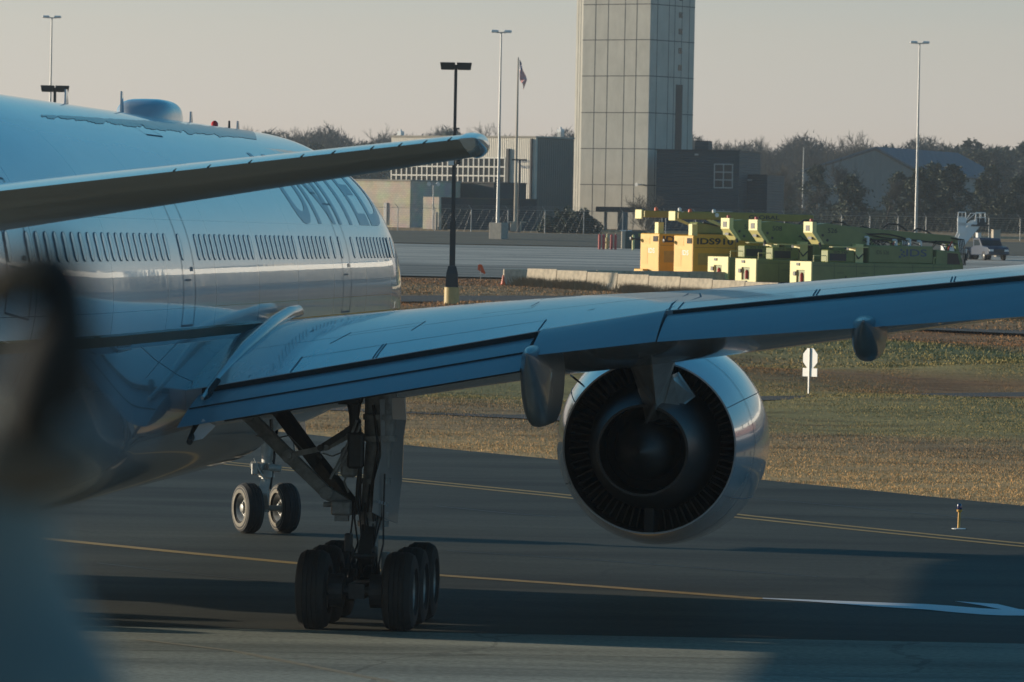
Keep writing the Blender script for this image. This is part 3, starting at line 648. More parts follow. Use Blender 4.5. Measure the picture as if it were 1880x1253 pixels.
# spoiler seams on the wing top
def wtop(L, t):
    tle, th, hh, hc, tk = WP(L); tc_ = tle - .38 * (tle - th)
    s = (t - tc_) / (th - tc_); s = min(max(s, 0), 1); return Vector((L, t, hc - (hc - hh) * s ** 1.7 + .006))
def wline(pts, w=.03, name='panel_seam'):
    b = MB(); P = [wtop(*p) for p in pts]
    for a, c in zip(P[:-1], P[1:]):
        d = (c - a).normalized(); nn = Vector((-d.y, d.x, 0)) * (w / 2)
        b.add([a - nn, c - nn, c + nn, a + nn], [(0, 1, 2, 3)])
    return b.build(name, M['line'], wing)
for La, Lb in ((4.7, 6.0), (6.05, 8.6), (10.8, 12.9), (12.95, 15), (15.05, 17.2)):
    c_ = 1.35
    ra = np.linspace(La, Lb, 7); wline([(L, WP(L)[1] + c_) for L in ra], .02)
    for q in (La, Lb): wline([(q, WP(q)[1] + c_ * (1 - k / 4) + .01) for k in range(5)], .025)
wline([(9.2, -1.0), (9.9, 0.1), (10.9, .2), (11, -1.0), (10.6, -3.2)], .025); wline([(10.66, -3.25), (10.62, -2.0), (10.7, 0.5)], .035)
wline([(L, WP(L)[1] + 3.2) for L in np.linspace(3.6, 16, 12)], .015)
wline([(5.0, -.3), (5.2, .8), (6.4, .9), (6.3, -.2)], .02); wline([(7.3, 1.0), (8.1, 1.1), (8.15, 2.0)], .02)
for t_ in (1.2,):
    wline([(4.0, -2.4), (4.4, 2.0), (4.5, 5.5)], .02)
# root fillet: a rounded ridge sweeping down from the wing crest
b = MB(); P = [AL(372, 730, -3.6), AL(392, 705, -2.4), AL(425, 665, -.6), AL(452, 636, .8), AL(480, 612, 2.4), AL(507, 588, 4.6), AL(532, 572, 6.6), AL(548, 568, 7.8), AL(556, 575, 8.6)]
R_ = [.03, .05, .085, .11, .12, .12, .115, .11, .03]; rr = []
for p, r in zip(P, R_): rr.append([(p.x - r * .2 + r * 1.0 * math.cos(a), p.y, p.z - r * .3 + r * math.sin(a)) for a in np.linspace(0, 2 * PI, 17)[:-1]])
b.loft(rr); fil = b.build('wing_root_fairing', M['wing'], air, True)
# aft fairing tail in front of the flap end (black seal edge)
b = MB(); b.path([AL(400, 699, -2.7), AL(388, 715, -3.0), AL(372, 750, -3.6), AL(356, 792, -4.6), AL(348, 812, -5.2)], .05, 6); b.build('flap_end_seal', M['cavity'], fil)
b = MB(); P2 = [AL(352, 806, -5.0), AL(372, 806, -5.0), AL(392, 783, -4.6), AL(378, 770, -4.4)]
b.poly([AL(346, 812, -4.9), AL(372, 806, -4.9), AL(396, 782, -4.9), AL(372, 770, -4.9)], .08, (0, 1, 0)); b.build('flap_end_fairing', M['nac'], fil)
M['cheat'] = mat('bronze_cheat_line', (.085, .065, .04), .5, noise=.2, nscale=2, spec=.25)
b = MB(); b.loft([[fs(t, math.asin((z - fus_ring(t)[1]) / fus_ring(t)[0]), .005) for z in np.linspace(4.69, 4.83, 5)] for t in np.linspace(-17, 24, 60)], closed=False, cap=False); b.build('cheat_line', M['cheat'], air, True)
for pts_ in ([(254, 628), (287, 660), (330, 690), (375, 710)], [(352, 612), (330, 630), (300, 660), (270, 695)]):
    seam([(3.058 if hx(x, y, 3.058)[1] < 3.5 else 3.015 + .045 * (4.62 - hx(x, y, 3.04)[1]) / 1.17,) + hx(x, y, 3.05) for x, y in pts_], .006)
# flap track fairings
M['pod'] = mat('fairing_grey', (.13, .16, .18), .3, coat=.3, noise=.2, nscale=1.5)
def canoe(L, t0, t1, hw, hc0, hh_, nm='flap_fairing'):
    b = MB(); rr = []
    for k in range(19):
        u = k / 18; t = t0 + (t1 - t0) * u; e = max(.04, min(1, (u / .22)) ** .5) if u < .22 else (1 if u < .6 else max(.05, (1 - ((u - .6) / .4) ** 2.2) ** .8))
        zc = hc0 + (.45 * hh_ * ((u - .6) / .4) ** 2 if u > .6 else 0)
        rr.append([(L + hw * e ** .8 * math.copysign(abs(math.cos(a)) ** .75, math.cos(a)), t, zc + (hh_ if math.sin(a) < 0 else .6 * hh_) * e * math.copysign(abs(math.sin(a)) ** .9, math.sin(a))) for a in np.linspace(0, 2 * PI, 33)[:-1]])
    return b.loft(rr).build(nm, M['pod'], air, True)
c1 = canoe(8.70, -.6, -5.6, .225, 4.26, .80)
c2 = canoe(13.78, -1.8, -7.0, .235, 5.05, .44)
c3 = canoe(19.0, -3.5, -9.0, .19, 5.45, .35)
# tip and tail surfaces
def sym_sec(P0, c, dirn, thick, up, n=10, tilt=0.):
    """symmetric section: P0 trailing edge, chord c forward; up = thickness axis"""
    up = Vector(up); pts_u, pts_l = [], []
    for k in range(n + 1):
        s = k / n; x = s * c; y = thick * c * 2.4 * (math.sqrt(max(0, 1 - s)) * .9) * (s) ** 1.0 * .62
        base = Vector(P0) + Vector((0, x, 0)) + Vector((0, 0, tilt * x))
        pts_u.append(base + up * y); pts_l.append(base - up * y)
    return pts_u + list(reversed(pts_l))[1:-1]
b = MB(); rr = []
T_a = AL(0, 351, -25.9); T_b = AL(842, 256, -27.25)
for u in (-.75, -.3, 0, .25, .5, .75, .93, 1.0):
    p = T_a.lerp(T_b, u); c_ = 4.75 + (2.35 - 4.75) * u; rr.append(sym_sec(p, c_, 1, .10, (-.12, 0, 1), 12, -.026))
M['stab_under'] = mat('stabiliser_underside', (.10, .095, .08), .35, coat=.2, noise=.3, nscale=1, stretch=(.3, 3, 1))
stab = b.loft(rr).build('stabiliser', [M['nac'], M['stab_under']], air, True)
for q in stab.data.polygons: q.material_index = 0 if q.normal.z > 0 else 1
# rounded stabiliser tip
b = MB(); p0 = T_b; rr = []
for k in range(8):
    a = k / 7 * PI / 2; q = p0 + Vector((.17 * math.sin(a), 0, .03 * math.sin(a))); kk = max(.05, math.cos(a) ** .6)
    sec = sym_sec(q + Vector((0, .25 * (1 - kk), 0)), 2.35 * (.35 + .65 * kk), 1, .10, (-.12, 0, 1), 12, -.026)
    cz = sum(v.z for v in sec) / len(sec); rr.append([Vector((v.x, v.y, cz + (v.z - cz) * kk * (1.15 if k < 4 else 1.25))) for v in sec])
tipo = b.loft(rr).build('stabiliser_tip', M['nac'], stab, True)
for k, u in enumerate((.18, .28, .40, .55, .64, .75, .83, .90, .97)):
    p = T_a.lerp(T_b, .25 + .75 * u); b = MB(); b.tube(p + Vector((0, .02, 0)), p + Vector((.06, -.16, .03)), .012, .006, 5); b.build('static_wick', M['geardk'], stab)
# fin
b = MB(); rr = []
for z, tt, c_ in ((7.3, -27.5, 9.5), (10, -28.6, 7.8), (14, -30.2, 5.4), (18.4, -31.9, 3.0)):
    rr.append(sym_sec((0, tt, z), c_, 1, .09, (1, 0, 0), 10))
b.loft(rr).build('fin', M['fus'], air, True)
# engine --------------------------------------------------
EL, EH = 9.58, 2.76
def E(t): return (EL, t, EH)
def prof(pr, n=96): return MB().lathe([(t, r) for t, r in pr], (EL, 0, EH), (0, 1, 0), n)
outer = [(7.75, 1.49), (7.75, 1.52), (8.2, 1.60), (8.8, 1.69), (9.6, 1.79), (10.5, 1.855), (11.4, 1.885), (12.2, 1.87), (12.9, 1.80), (13.4, 1.70), (13.65, 1.60), (13.7, 1.52), (13.55, 1.44), (13.2, 1.41), (12.6, 1.43)]
nac = prof(outer).build('nacelle', M['nac'], air, True)
prof([(7.75, 1.49), (8.4, 1.52), (9.4, 1.56), (10.6, 1.55), (10.6, .6)]).build('fan_duct', M['duct'], nac, True)
prof([(12.6, 1.43), (12.55, .45), (12.9, .38), (13.2, .2), (13.3, 0)]).build('fan', M['duct'], nac, True)
prof([(9.9, 1.14), (9.0, 1.16), (8.2, 1.10), (7.4, 1.0), (6.7, .88), (6.2, .79), (6.2, .745), (6.9, .76), (7.6, .74)]).build('core_cowl', M['bare'] if False else mat('core_cowl_metal', (.05, .052, .055), .42, .5, noise=.3, nscale=3), nac, True)
prof([(7.8, .75), (7.6, .2)]).build('turbine', M['duct'], nac, True)
prof([(7.7, .56), (7.0, .55), (6.5, .50), (6.1, .38), (5.75, .22), (5.55, .08), (5.5, 0)]).build('exhaust_plug', M['exh'], nac, True)
b = MB()
for k in range(72):
    a = 2 * PI * k / 72; ca, sa = math.cos(a), math.sin(a); tw = .055
    vs = []
    for r in (1.14, 1.53):
        for t, o_ in ((9.1, -tw), (9.1, -tw + .03), (9.7, tw + .03), (9.7, tw)):
            vs.append((EL + r * ca - o_ * sa, t, EH + r * sa + o_ * ca))
    b.add(vs, [(0, 1, 5, 4), (1, 2, 6, 5), (2, 3, 7, 6), (3, 0, 4, 7)])
gv = b.build('guide_vanes', M['vane'], nac)
# nacelle seams, strake, hinge blister
for t_, r_ in ((9.35, 1.765), (12.35, 1.868)):
    MB().lathe([(t_, r_ + .004), (t_ + .02, r_ + .004)], (EL, 0, EH), (0, 1, 0), 96).build('cowl_seam', M['line'], nac)
def nac_r(t): 
    o_ = sorted(outer[1:12]); return float(np.interp(t, [p[0] for p in o_], [p[1] for p in o_]))
for deg in (28, 150, -32, 205):
    a = math.radians(deg); b = MB(); pp = [(EL + (nac_r(t) + .003) * math.cos(a), t, EH + (nac_r(t) + .003) * math.sin(a)) for t in np.linspace(7.8, 12.3, 22)]; b.path(pp, .008, 4); b.build('cowl_seam', M['line'], nac)
for deg in (-20, -5, 12):
    a = math.radians(deg); b = MB()
    for t in (8.4, 8.95): 
        r_ = nac_r(t) + .004; b.add([(EL + r_ * math.cos(a + da), t + dt, EH + r_ * math.sin(a + da)) for dt, da in ((0, 0), (.22, 0), (.22, .045), (0, .045))], [(0, 1, 2, 3)])
    b.build('latch_panel', M['line'], nac)
b = MB(); q = AL(1060, 705, 9.6); b.poly([AL(1072, 712, 10.0), AL(1046, 690, 10.0), AL(1052, 694, 9.0), AL(1074, 712, 9.0)], .03, (.4, 0, .9)); b.build('strake', M['geardk'], nac)
b = MB(); q = AL(1242, 650, 8.8); rr = []
for s in np.linspace(-1, 1, 9):
    k = max(.05, (1 - s ** 4)); rr.append([(q.x + .22 * k * math.cos(a), 8.9 + .5 * s, EH + 1.66 + .16 * k * math.sin(a)) for a in np.linspace(0, 2 * PI, 17)[:-1]])
b.loft(rr).build('latch_blister', M['nac'], nac, True)
# lower bifurcation
b = MB(); b.box((EL - .09, 8.0, EH - 1.52), (EL + .09, 10.4, EH - 1.05), ch=.02); b.build('lower_strut', M['duct'], nac)
# pylon
b = MB(); rr = []
for t, wt_, wb_, zt, zb in ((11.5, .2, .25, 4.7, 4.4), (10, .32, .4, 4.85, 3.6), (8.6, .42, .34, 4.95, 3.7), (7.4, .34, .22, 4.95, 3.6), (6.6, .30, .12, 4.85, 3.6)):
    rr.append([(EL - wt_, t, zt), (EL - wt_ * .9, t, zt - (zt - zb) * .3), (EL - (wt_ + wb_) * .45, t, (zt + zb) / 2 - .05), (EL - wb_, t, zb + .15), (EL - wb_ * .4, t, zb), (EL + wb_ * .4, t, zb), (EL + wb_, t, zb + .15), (EL + (wt_ + wb_) * .45, t, (zt + zb) / 2 - .05), (EL + wt_ * .9, t, zt - (zt - zb) * .3), (EL + wt_, t, zt)])
py = b.loft(rr).build('pylon', M['nac'], air, True)
M['heat'] = mat('heat_stained_metal', (.42, .41, .39), .35, .35, noise=.4, nscale=2.2)
# aft pylon heat shield: facets that narrow down onto the core, with side cheeks
def facets(name, quads, m, par):
    b = MB()
    for q in quads:
        P = [AL(*p) for p in q]; n_ = (P[1] - P[0]).cross(P[2] - P[0]).normalized()
        if n_.y > 0: n_ = -n_
        b.poly(P, .03, -n_)
    return b.build(name, M[m], par)
A0, A1, A2 = (1146, 640, 5.0), (1196, 650, 4.4), (1250, 636, 5.0)
B0, B1, B2 = (1166, 700, 6.4), (1204, 742, 5.6), (1232, 690, 6.4)
C0, C1, C2 = (1178, 735, 7.2), (1186, 778, 6.4), (1210, 770, 6.8)
facets('heat_shield', [(A0, A1, B1, B0), (A1, A2, B2, B1), (B0, B1, C1, C0), (B1, B2, C2, C1)], 'heat', py)
facets('thrust_reverser_cheek', [(B2, (1246, 683, 7.6), (1277, 728, 7.8), (1246, 752, 7.2)), (B2, (1246, 752, 7.2), (1256, 782, 7.0), C2)], 'heat', py)
facets('core_skirt', [(C0, C1, (1152, 792, 6.9), (1146, 772, 7.4)), (C1, C2, (1256, 784, 6.95), (1225, 776, 6.5))], 'exh', py)
# left side copies (hidden or in silhouette, they throw the shadows)
for o in (wing, ifl, ffl, ofl, ail, c1, c2, nac, py, stab): mirror(o)
# landing gear --------------------------------------------
def wheel(par, x, t, h, r, w, side, name='wheel', walls='dirtyrub', n=40):
    b = MB(); hw = w / 2; pr = [(-hw * .72, r * .52), (-hw * .98, r * .62), (-hw, r * .78), (-hw * .86, r * .92), (-hw * .55, r * .985)]
    gp_ = []
    for g in (-.45, -.15, .15, .45): gp_ += [(hw * (g - .035), r), (hw * (g - .03), r - .018), (hw * (g + .03), r - .018), (hw * (g + .035), r)]
    pr = pr + gp_ + [(-a, c) for a, c in reversed(pr)]
    b.lathe(pr, (x, t, h), (1, 0, 0), n); o = b.build(name, M['rubber'], par, True)
    b = MB()
    for s in (-1, 1): b.lathe([(s * hw * .99, r * .60), (s * hw * 1.01, r * .70), (s * hw * .955, r * .84)], (x, t, h), (1, 0, 0), n)
    b.build('tyre_wall', M[walls], o, True)
    b = MB()
    for s in (-1, 1):
        b.lathe([(s * hw * .72, r * .54), (s * hw * .80, r * .52), (s * hw * .62, r * .45), (s * hw * .30, r * .36), (s * hw * .28, r * .2), (s * hw * .75, r * .17), (s * hw * .8, r * .1), (s * hw * .8, 0)], (x, t, h), (1, 0, 0), n)
        for k in range(8):
            a = 2 * PI * k / 8; b.tube((x + s * hw * .3, t + r * .28 * math.cos(a), h + r * .28 * math.sin(a)), (x + s * hw * .42, t + r * .28 * math.cos(a), h + r * .28 * math.sin(a)), r * .045, n=6)
    b.build('rim', M['rim'], o, True); return o
GL = 5.48
b = MB()  # strut with piston, collars, torque links
b.tube((GL, 1.5, .75), (GL + .02, 1.5, 1.75), .13, .13, 16); b.tube((GL + .02, 1.5, 1.55), (GL + .12, 1.55, 3.0), .20, .22, 20); b.tube((GL + .12, 1.55, 3.0), (GL + .14, 1.6, 4.6), .25, .27, 20)
for z, r in ((1.6, .26), (1.75, .25), (2.3, .245), (3.0, .29), (3.35, .285)): b.tube((GL + .05 + (z - 1.6) * .05, 1.5, z), (GL + .05 + (z - 1.6) * .05, 1.5, z + .09), r, r, 20)
strut = b.build('main_gear_strut', M['gear'], air, True)
b = MB(); b.bar((GL, 1.3, 1.62), (GL, .85, 1.15), .22, .07); b.bar((GL, .85, 1.15), (GL, 1.3, .72), .22, .07); b.tube((GL - .17, .85, 1.15), (GL + .17, .85, 1.15), .05, n=10); b.build('torque_link', M['geardk'], strut)
b = MB(); b.bar((GL, -.1, .63), (GL, 3.0, .63), .26, .24); b.tube((GL, 1.45, .45), (GL, 1.45, .95), .22, .18, 16)
for t in (0, 1.45, 2.9):
    b.tube((GL - .68, t, .635), (GL + .68, t, .635), .085, n=12)
    for s in (-1, 1): b.tube((GL + s * .22, t, .635), (GL + s * .44, t, .635), .27, .27, 20)
bogie = b.build('bogie_beam', M['geardk'], strut, False)
for t in (0, 1.45, 2.9):
    for s in (-1, 1): wheel(strut, GL + s * .70, t, .640, .640, .50, s, walls='rubber')
rg = random.Random(3); b = MB()
for k in range(9):   # brake and hydraulic hoses
    x = GL - .26 + .065 * k; y = 1.28 - .05 * math.sin(k); z0 = 2.0 + rg.uniform(-.1, .5)
    b.path([(x, y, z0), (x + rg.uniform(-.03, .03), y - .04, 1.75), (x + rg.uniform(-.08, .08), y - .18, 1.35), (x + rg.uniform(-.1, .1), y - .3, 1.0), (x + rg.uniform(-.1, .1), y - .5, .8)], .016, 6)
b.build('brake_hose', M['hose'], strut)
b = MB(); b.path([(GL - .1, 1.3, 4.2), (GL - .22, 1.28, 3.4), (GL - .12, 1.26, 2.9), (GL - .18, 1.26, 2.3), (GL - .2, 1.25, 1.8)], .035, 8); b.path([(GL + .05, 1.25, 3.6), (GL + .15, 1.22, 2.9), (GL + .04, 1.24, 2.2), (GL + .1, 1.24, 1.7)], .028, 8)
b.path([(GL - .45, 1.5, 4.3), (GL - .4, 1.4, 3.8), (GL - .28, 1.3, 3.3)], .05, 8); b.build('hydraulic_line', M['hose'], strut)
for k in range(4):
    b = MB(); x = GL - .30 + .2 * k; b.box((x - .05, .95 + .1 * (k % 2), 1.2 - .12 * k), (x + .06, 1.2 + .1 * (k % 2), 1.5 - .1 * k), ch=.015); b.build('valve_block', M['gear'] if k % 2 else M['geardk'], strut)
b = MB(); b.box((GL - .62, 1.2, 1.78), (GL - .28, 1.5, 2.02), ch=.03); b.tube((GL - .75, 1.3, 1.95), (GL - .6, 1.3, 1.95), .04); b.box((GL - .56, 1.25, 1.68), (GL - .34, 1.45, 1.78)); b.build('brake_unit', M['gear'], strut)
# gear leg door
tD = 1.0; pg = [(697, 733), (744, 729), (746, 770), (741, 800), (738, 880), (729, 962), (704, 953), (683, 942), (688, 880), (700, 838)]
b = MB(); b.poly([AL(x, y, tD + (x - 690) * .02) for x, y in pg], .06, (0, 1, 0)); gd = b.build('gear_door', M['belly'], strut, bevel=.01)
b = MB(); b.poly([AL(x, y, tD - .05) for x, y in ((718, 731), (743, 729), (746, 772), (720, 771))], .05, (0, 1, 0)); b.build('upper_gear_door', M['nac'], strut, bevel=.01)
b = MB()
for k in range(5): b.bar(AL(690 + 5 * k, 920 + 1.5 * k, tD - .02), AL(693 + 5 * k, 921 + 1.5 * k, tD - .02), .012, .05)
b.build('door_stencil', M['letter'], gd)
# side brace and drag brace beams
def beam(name, pts, w, h, m, par=strut):
    b = MB()
    for (a, c) in zip(pts[:-1], pts[1:]): b.bar(a, c, w, h)
    for p in pts: b.tube(Vector(p) + Vector((0, -.13, 0)), Vector(p) + Vector((0, .13, 0)), h * .55, n=14)
    return b.build(name, M[m], par)
beam('drag_brace', [AL(512, 752, 3.0), AL(580, 845, 2.2), AL(648, 932, 1.5)], .16, .22, 'geardk')
beam('side_brace', [AL(455, 762, 1.8), AL(531, 838, 1.6), AL(600, 905, 1.5), AL(645, 932, 1.45)], .12, .20, 'gear')
beam('brace_link', [AL(532, 836, 1.5), AL(600, 822, 1.5), AL(642, 800, 1.5)], .05, .09, 'gear')
beam('lock_link', [AL(590, 822, 1.4), AL(640, 790, 1.4), AL(656, 775, 1.4)], .05, .10, 'geardk')
b = MB()
b.path([AL(655, 772, 1.2), AL(640, 812, 1.2), AL(606, 880, 1.2)], .022, 8); b.build('actuator_rod', M['gear'], strut); b = MB(); b.path([AL(662, 778, 1.2), AL(648, 815, 1.2), AL(616, 872, 1.2)], .022, 8); b.build('actuator_rod', M['gear'], strut); b = MB()
b.path([AL(498, 770, 2), AL(499, 800, 2)], .03, 8); b.build('actuator_rod', M['gear'], strut); b = MB(); b.path([AL(470, 800, 2), AL(500, 806, 2), AL(530, 800, 2), AL(560, 830, 2)], .012, 6); b.build('cable', M['gear'], strut); b = MB(); b.path([AL(592, 832, 1.5), AL(610, 838, 1.5), AL(634, 828, 1.5)], .012, 6)
b.build('cable', M['gear'], strut)
b = MB(); b.box((GL - .55, 1.1, 3.6), (GL - .15, 1.5, 4.4), ch=.04); b.tube((GL - .28, 1.3, 3.8), (GL - .26, 1.3, 2.7), .09, .07, 12); b.box((GL - .36, 1.15, 2.55), (GL - .1, 1.4, 3.15), ch=.04); b.build('retraction_actuator', M['geardk'], strut)
b = MB(); b.box((GL - .48, 1.25, 2.4), (GL - .22, 1.5, 2.9), ch=.05); b.path([AL(640, 860, 1.3), AL(632, 885, 1.3), AL(640, 905, 1.3)], .02, 6); b.build('junction_box', M['gear'], strut)
mirror(strut)
# nose gear
nt_ = 27.35; nb = fus_ring(nt_); b = MB(); nx = 0
b.tube((nx, nt_, .45), (nx, nt_, 1.1), .07, n=14); b.tube((nx, nt_, .95), (nx, nt_ + .1, 3.4), .12, .14, 16); b.tube((-.36, nt_, .54), (.36, nt_, .54), .06, n=12)
b.tube((nx, nt_ - .02, 1.2), (nx, nt_ - .02, 1.35), .17, n=16)
ng = b.build('nose_gear_strut', M['gearlt'], air, True)
SR = Matrix.Translation((0, nt_, 0)) @ Matrix.Rotation(math.radians(31), 4, 'Z') @ Matrix.Translation((0, -nt_, 0))
for s in (-1, 1):
    o = wheel(ng, s * .42, nt_, .54, .54, .40, s, walls='dirtyrub'); o.matrix_basis = SR
b = MB(); b.bar((.0, nt_ - .16, 1.15), (-.02, nt_ - .42, .85), .20, .05); b.bar((0, nt_ - .42, .85), (0, nt_ - .1, .55), .16, .05); b.build('torque_link', M['gearlt'], ng)
b = MB(); b.tube((-.32, nt_ - .05, 1.45), (-.05, nt_ - .15, 1.42), .09, n=12); b.tube((.05, nt_ - .15, 1.42), (.3, nt_ - .05, 1.38), .08, n=12); b.box((-.3, nt_ - .25, 1.25), (-.16, nt_ - .05, 1.5), ch=.02); b.path([(-.25, nt_ - .2, 1.6), (-.1, nt_ - .25, 1.3), (.05, nt_ - .2, 1.05)], .018, 6); b.build('steering_actuator', M['gearlt'], ng)
b = MB(); b.bar((.1, nt_, 1.5), (.02, nt_ + 1.6, 2.8), .1, .1); b.bar((.18, nt_ - .1, 1.7), (.1, nt_ - .1, .95), .04, .04); b.build('drag_brace', M['geardk'], ng)
for s in (-1, 1):
    b = MB(); b.poly([(s * .5, nt_ - .3, 2.5), (s * .52, nt_ + 1.6, 2.55), (s * .62, nt_ + 1.6, 1.75), (s * .6, nt_ - .1, 1.65)], .03, (s, 0, 0)); b.build('nose_gear_door', M['belly'], ng)
# ================================================================ BACKGROUND STRUCTURES
def front(pxl, pxr, pyb, Y, a):
    """building corner at photo (pxl,pyb), distance Y, front turned a degrees to the left; returns origin, rotation, width"""
    o = at(pxl, pyb, Y); a = math.radians(a); d = CR @ Vector((pxr - 940, -(pyb - 626.5), -F)); r = d.x / d.y
    # o.xy + w*(cos a, -sin a) on the ray x = r*y
    w = (r * o.y - o.x) / (math.cos(a) + r * math.sin(a)); return o, -a, w
def hz(px, py, Y, zb): return at(px, py, Y).z - zb
ZB = lambda Y: H(Y)
def bld(name, pxl, pxr, Y, a, label, cat='building', pyb=420):
    o, rz, w = front(pxl, pxr, pyb, Y, a); o.z = H(Y) - .3; return empty(name, o, rz, label, cat), w, o
AZ = 38
def side_depth(o, w, a, pxr):
    """depth so that the right hand side face ends at photo column pxr"""
    a = math.radians(a); c = Vector((o.x + w * math.cos(a), o.y - w * math.sin(a))); d = CR @ Vector((pxr - 940, 200, -F)); r = d.x / d.y
    return (r * c.y - c.x) / (math.sin(a) - r * math.cos(a))
# --- tan metal building with the gridded window band
A, w, o = bld('metal_building', 716, 981, 610, AZ, 'tan metal building with a long white gridded window band behind the lamp post')
hA = hz(981, 254, 600, o.z); dA = side_depth(o, w, AZ, 1050)
b = MB(); b.box((0, 0, 0), (w, .3, hA)); b.build('front_wall', M['metalwall'], A)
b = MB(); b.box((0.02, .31, 0), (w - .35, dA, hA - .05)); b.build('rear_wall', M['darkblock'], A)
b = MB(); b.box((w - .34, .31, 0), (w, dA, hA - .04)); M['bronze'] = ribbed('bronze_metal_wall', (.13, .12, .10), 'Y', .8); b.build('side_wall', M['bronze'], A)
b = MB(); b.box((-.1, -.12, hA), (w + .1, dA + .1, hA + .18)); b.build('roof_edge', M['conc'], A)
xw = lambda px: (at(px, 300, 606).x - o.x) / math.cos(math.radians(AZ)) * .999
x0, x1 = xw(718), xw(928); z0, z1 = hz(820, 339, 606, o.z), hz(820, 290, 606, o.z)
M['frame'] = mat('white_window_frame', (.78, .74, .66), .5, noise=.08, nscale=4)
n_ = 11; bw = (x1 - x0) / n_
for k in range(n_):
    b = MB(); xa = x0 + k * bw
    for q in range(3): b.box((xa + bw * q / 2 - .07, -.10, z0), (xa + bw * q / 2 + .07, -.002, z1)) if q < 2 or k == n_ - 1 else None
    for q in range(4): b.box((xa + .07, -.09, z0 + (z1 - z0) * q / 3 - .07), (xa + bw - .07, -.003, z0 + (z1 - z0) * q / 3 + .07))
    wn = b.build('window', M['frame'], A); b = MB(); b.box((xa + .03, -.03, z0 + .05), (xa + bw - .03, -.001, z1 - .05)); b.build('glass', M['glass'], wn)
b = MB(); b.box((xw(932), -.25, hz(930, 350, 606, o.z)), (xw(936), -.002, hz(930, 275, 606, o.z))); b.build('downpipe', M['geardk'], A)
b = MB(); b.box((xw(974), -.2, .3), (xw(977), -.002, hA - .1)); b.build('downpipe', M['geardk'], A)
M['signbl'] = mat('sign_letters', (.06, .11, .19), .5, noise=.1, nscale=4)
text_on('lettering', 'Signature', (xw(947), -.06, hz(950, 302, 606, o.z)), (1, 0, 0), (0, 0, 1), xw(972) - xw(947), .5, M['signbl'], A)
text_on('lettering', 'Aviation', (xw(953), -.06, hz(950, 311, 606, o.z)), (1, 0, 0), (0, 0, 1), xw(978) - xw(953), .42, M['signbl'], A)
for px_, h_ in ((722, .5), (1035, .9), (1046, .6)):
    b = MB(); xq = min(xw(px_), w - .5); yq = .8 if px_ < 900 else dA * .7; b.box((xq - .3, yq, hA + .19), (xq + .3, yq + .6, hA + .19 + h_), ch=.05); b.tube((xq, yq + .3, hA + h_), (xq, yq + .3, hA + h_ + .4), .12); b.build('roof_vent', M['white'], A)
b = MB(); xq = xw(826); b.tube((xq, 1, hA + .1), (xq, 1, hA + .9), .18); b.tube((xq, 1, hA + .9), (xq, 1, hA + 1.1), .42, .42, 10); b.build('roof_vent', M['geardk'], A)
# --- low tan block building on the left with its dark gateway
B_, w, o = bld('block_building', 640, 752, 585, 36, 'low tan block building partly hidden by the airliner nose')
h_ = hz(700, 333, 585, o.z); dB = 9
b = MB(); b.box((0, 0, 0), (w, dB, h_)); b.build('wall', M['block'], B_); b = MB(); b.box((-.1, -.1, h_), (w + .1, dB, h_ + .16)); b.build('parapet', M['conc'], B_)
b = MB(); b.box((w * .58, -.12, .5), (w * .63, -.002, h_ * .55)); b.build('ladder', M['steel'], B_)
C_, w, o = bld('dark_block_building', 752, 905, 592, 36, 'dark shaded block building between the two tan walls')
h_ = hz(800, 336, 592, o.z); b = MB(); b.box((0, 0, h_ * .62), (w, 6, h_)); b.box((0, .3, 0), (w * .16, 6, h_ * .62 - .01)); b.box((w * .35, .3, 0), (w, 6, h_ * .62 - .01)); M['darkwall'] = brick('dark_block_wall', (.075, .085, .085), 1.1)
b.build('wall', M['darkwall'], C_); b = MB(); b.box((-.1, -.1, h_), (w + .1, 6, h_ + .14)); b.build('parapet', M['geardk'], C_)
b = MB()
for k in range(9): b.box((w * .16 + k * w * .02, .1, .2), (w * .16 + k * w * .02 + .05, .15, h_ * .55))
b.box((w * .16, .08, .9), (w * .34, .12, 1.0)); b.box((w * .16, .08, h_ * .55), (w * .34, .12, h_ * .55 + .1)); b.build('gate', M['steel'], C_)
D_, w, o = bld('enclosure_wall', 776, 801, 566, 36, 'tan block wall return with a long shaded side wall beside two bollards')
h_ = hz(790, 362, 566, o.z); dD = 7
b = MB(); b.box((0, 0, 0), (w, .35, h_)); b.build('front_wall', M['block'], D_)
b = MB(); b.box((w + .002, .0, 0), (w + .3, .36, h_)); b.build('corner_post', M['block'], D_)
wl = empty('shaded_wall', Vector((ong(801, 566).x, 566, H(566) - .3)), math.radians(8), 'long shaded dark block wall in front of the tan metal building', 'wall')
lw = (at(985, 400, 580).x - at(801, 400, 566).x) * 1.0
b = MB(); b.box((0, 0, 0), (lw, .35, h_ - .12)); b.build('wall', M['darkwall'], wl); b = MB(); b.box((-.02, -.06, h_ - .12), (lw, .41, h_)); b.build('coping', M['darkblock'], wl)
for px_ in (800.5, 807):
    p = ong(px_, 555); q = empty('bollard', p, 0, 'pale bollard %s in front of the shaded wall' % ('standing nearer the tan wall return,' if px_ < 805 else 'standing right of its twin,'), 'bollard', 'pale bollards by the enclosure wall')
    b = MB(); b.tube((0, 0, 0), (0, 0, 1.75), .14, .14, 12); b.tube((0, 0, 1.75), (0, 0, 1.83), .14, .08, 12); b.build('post', M['cmu'], q, True)


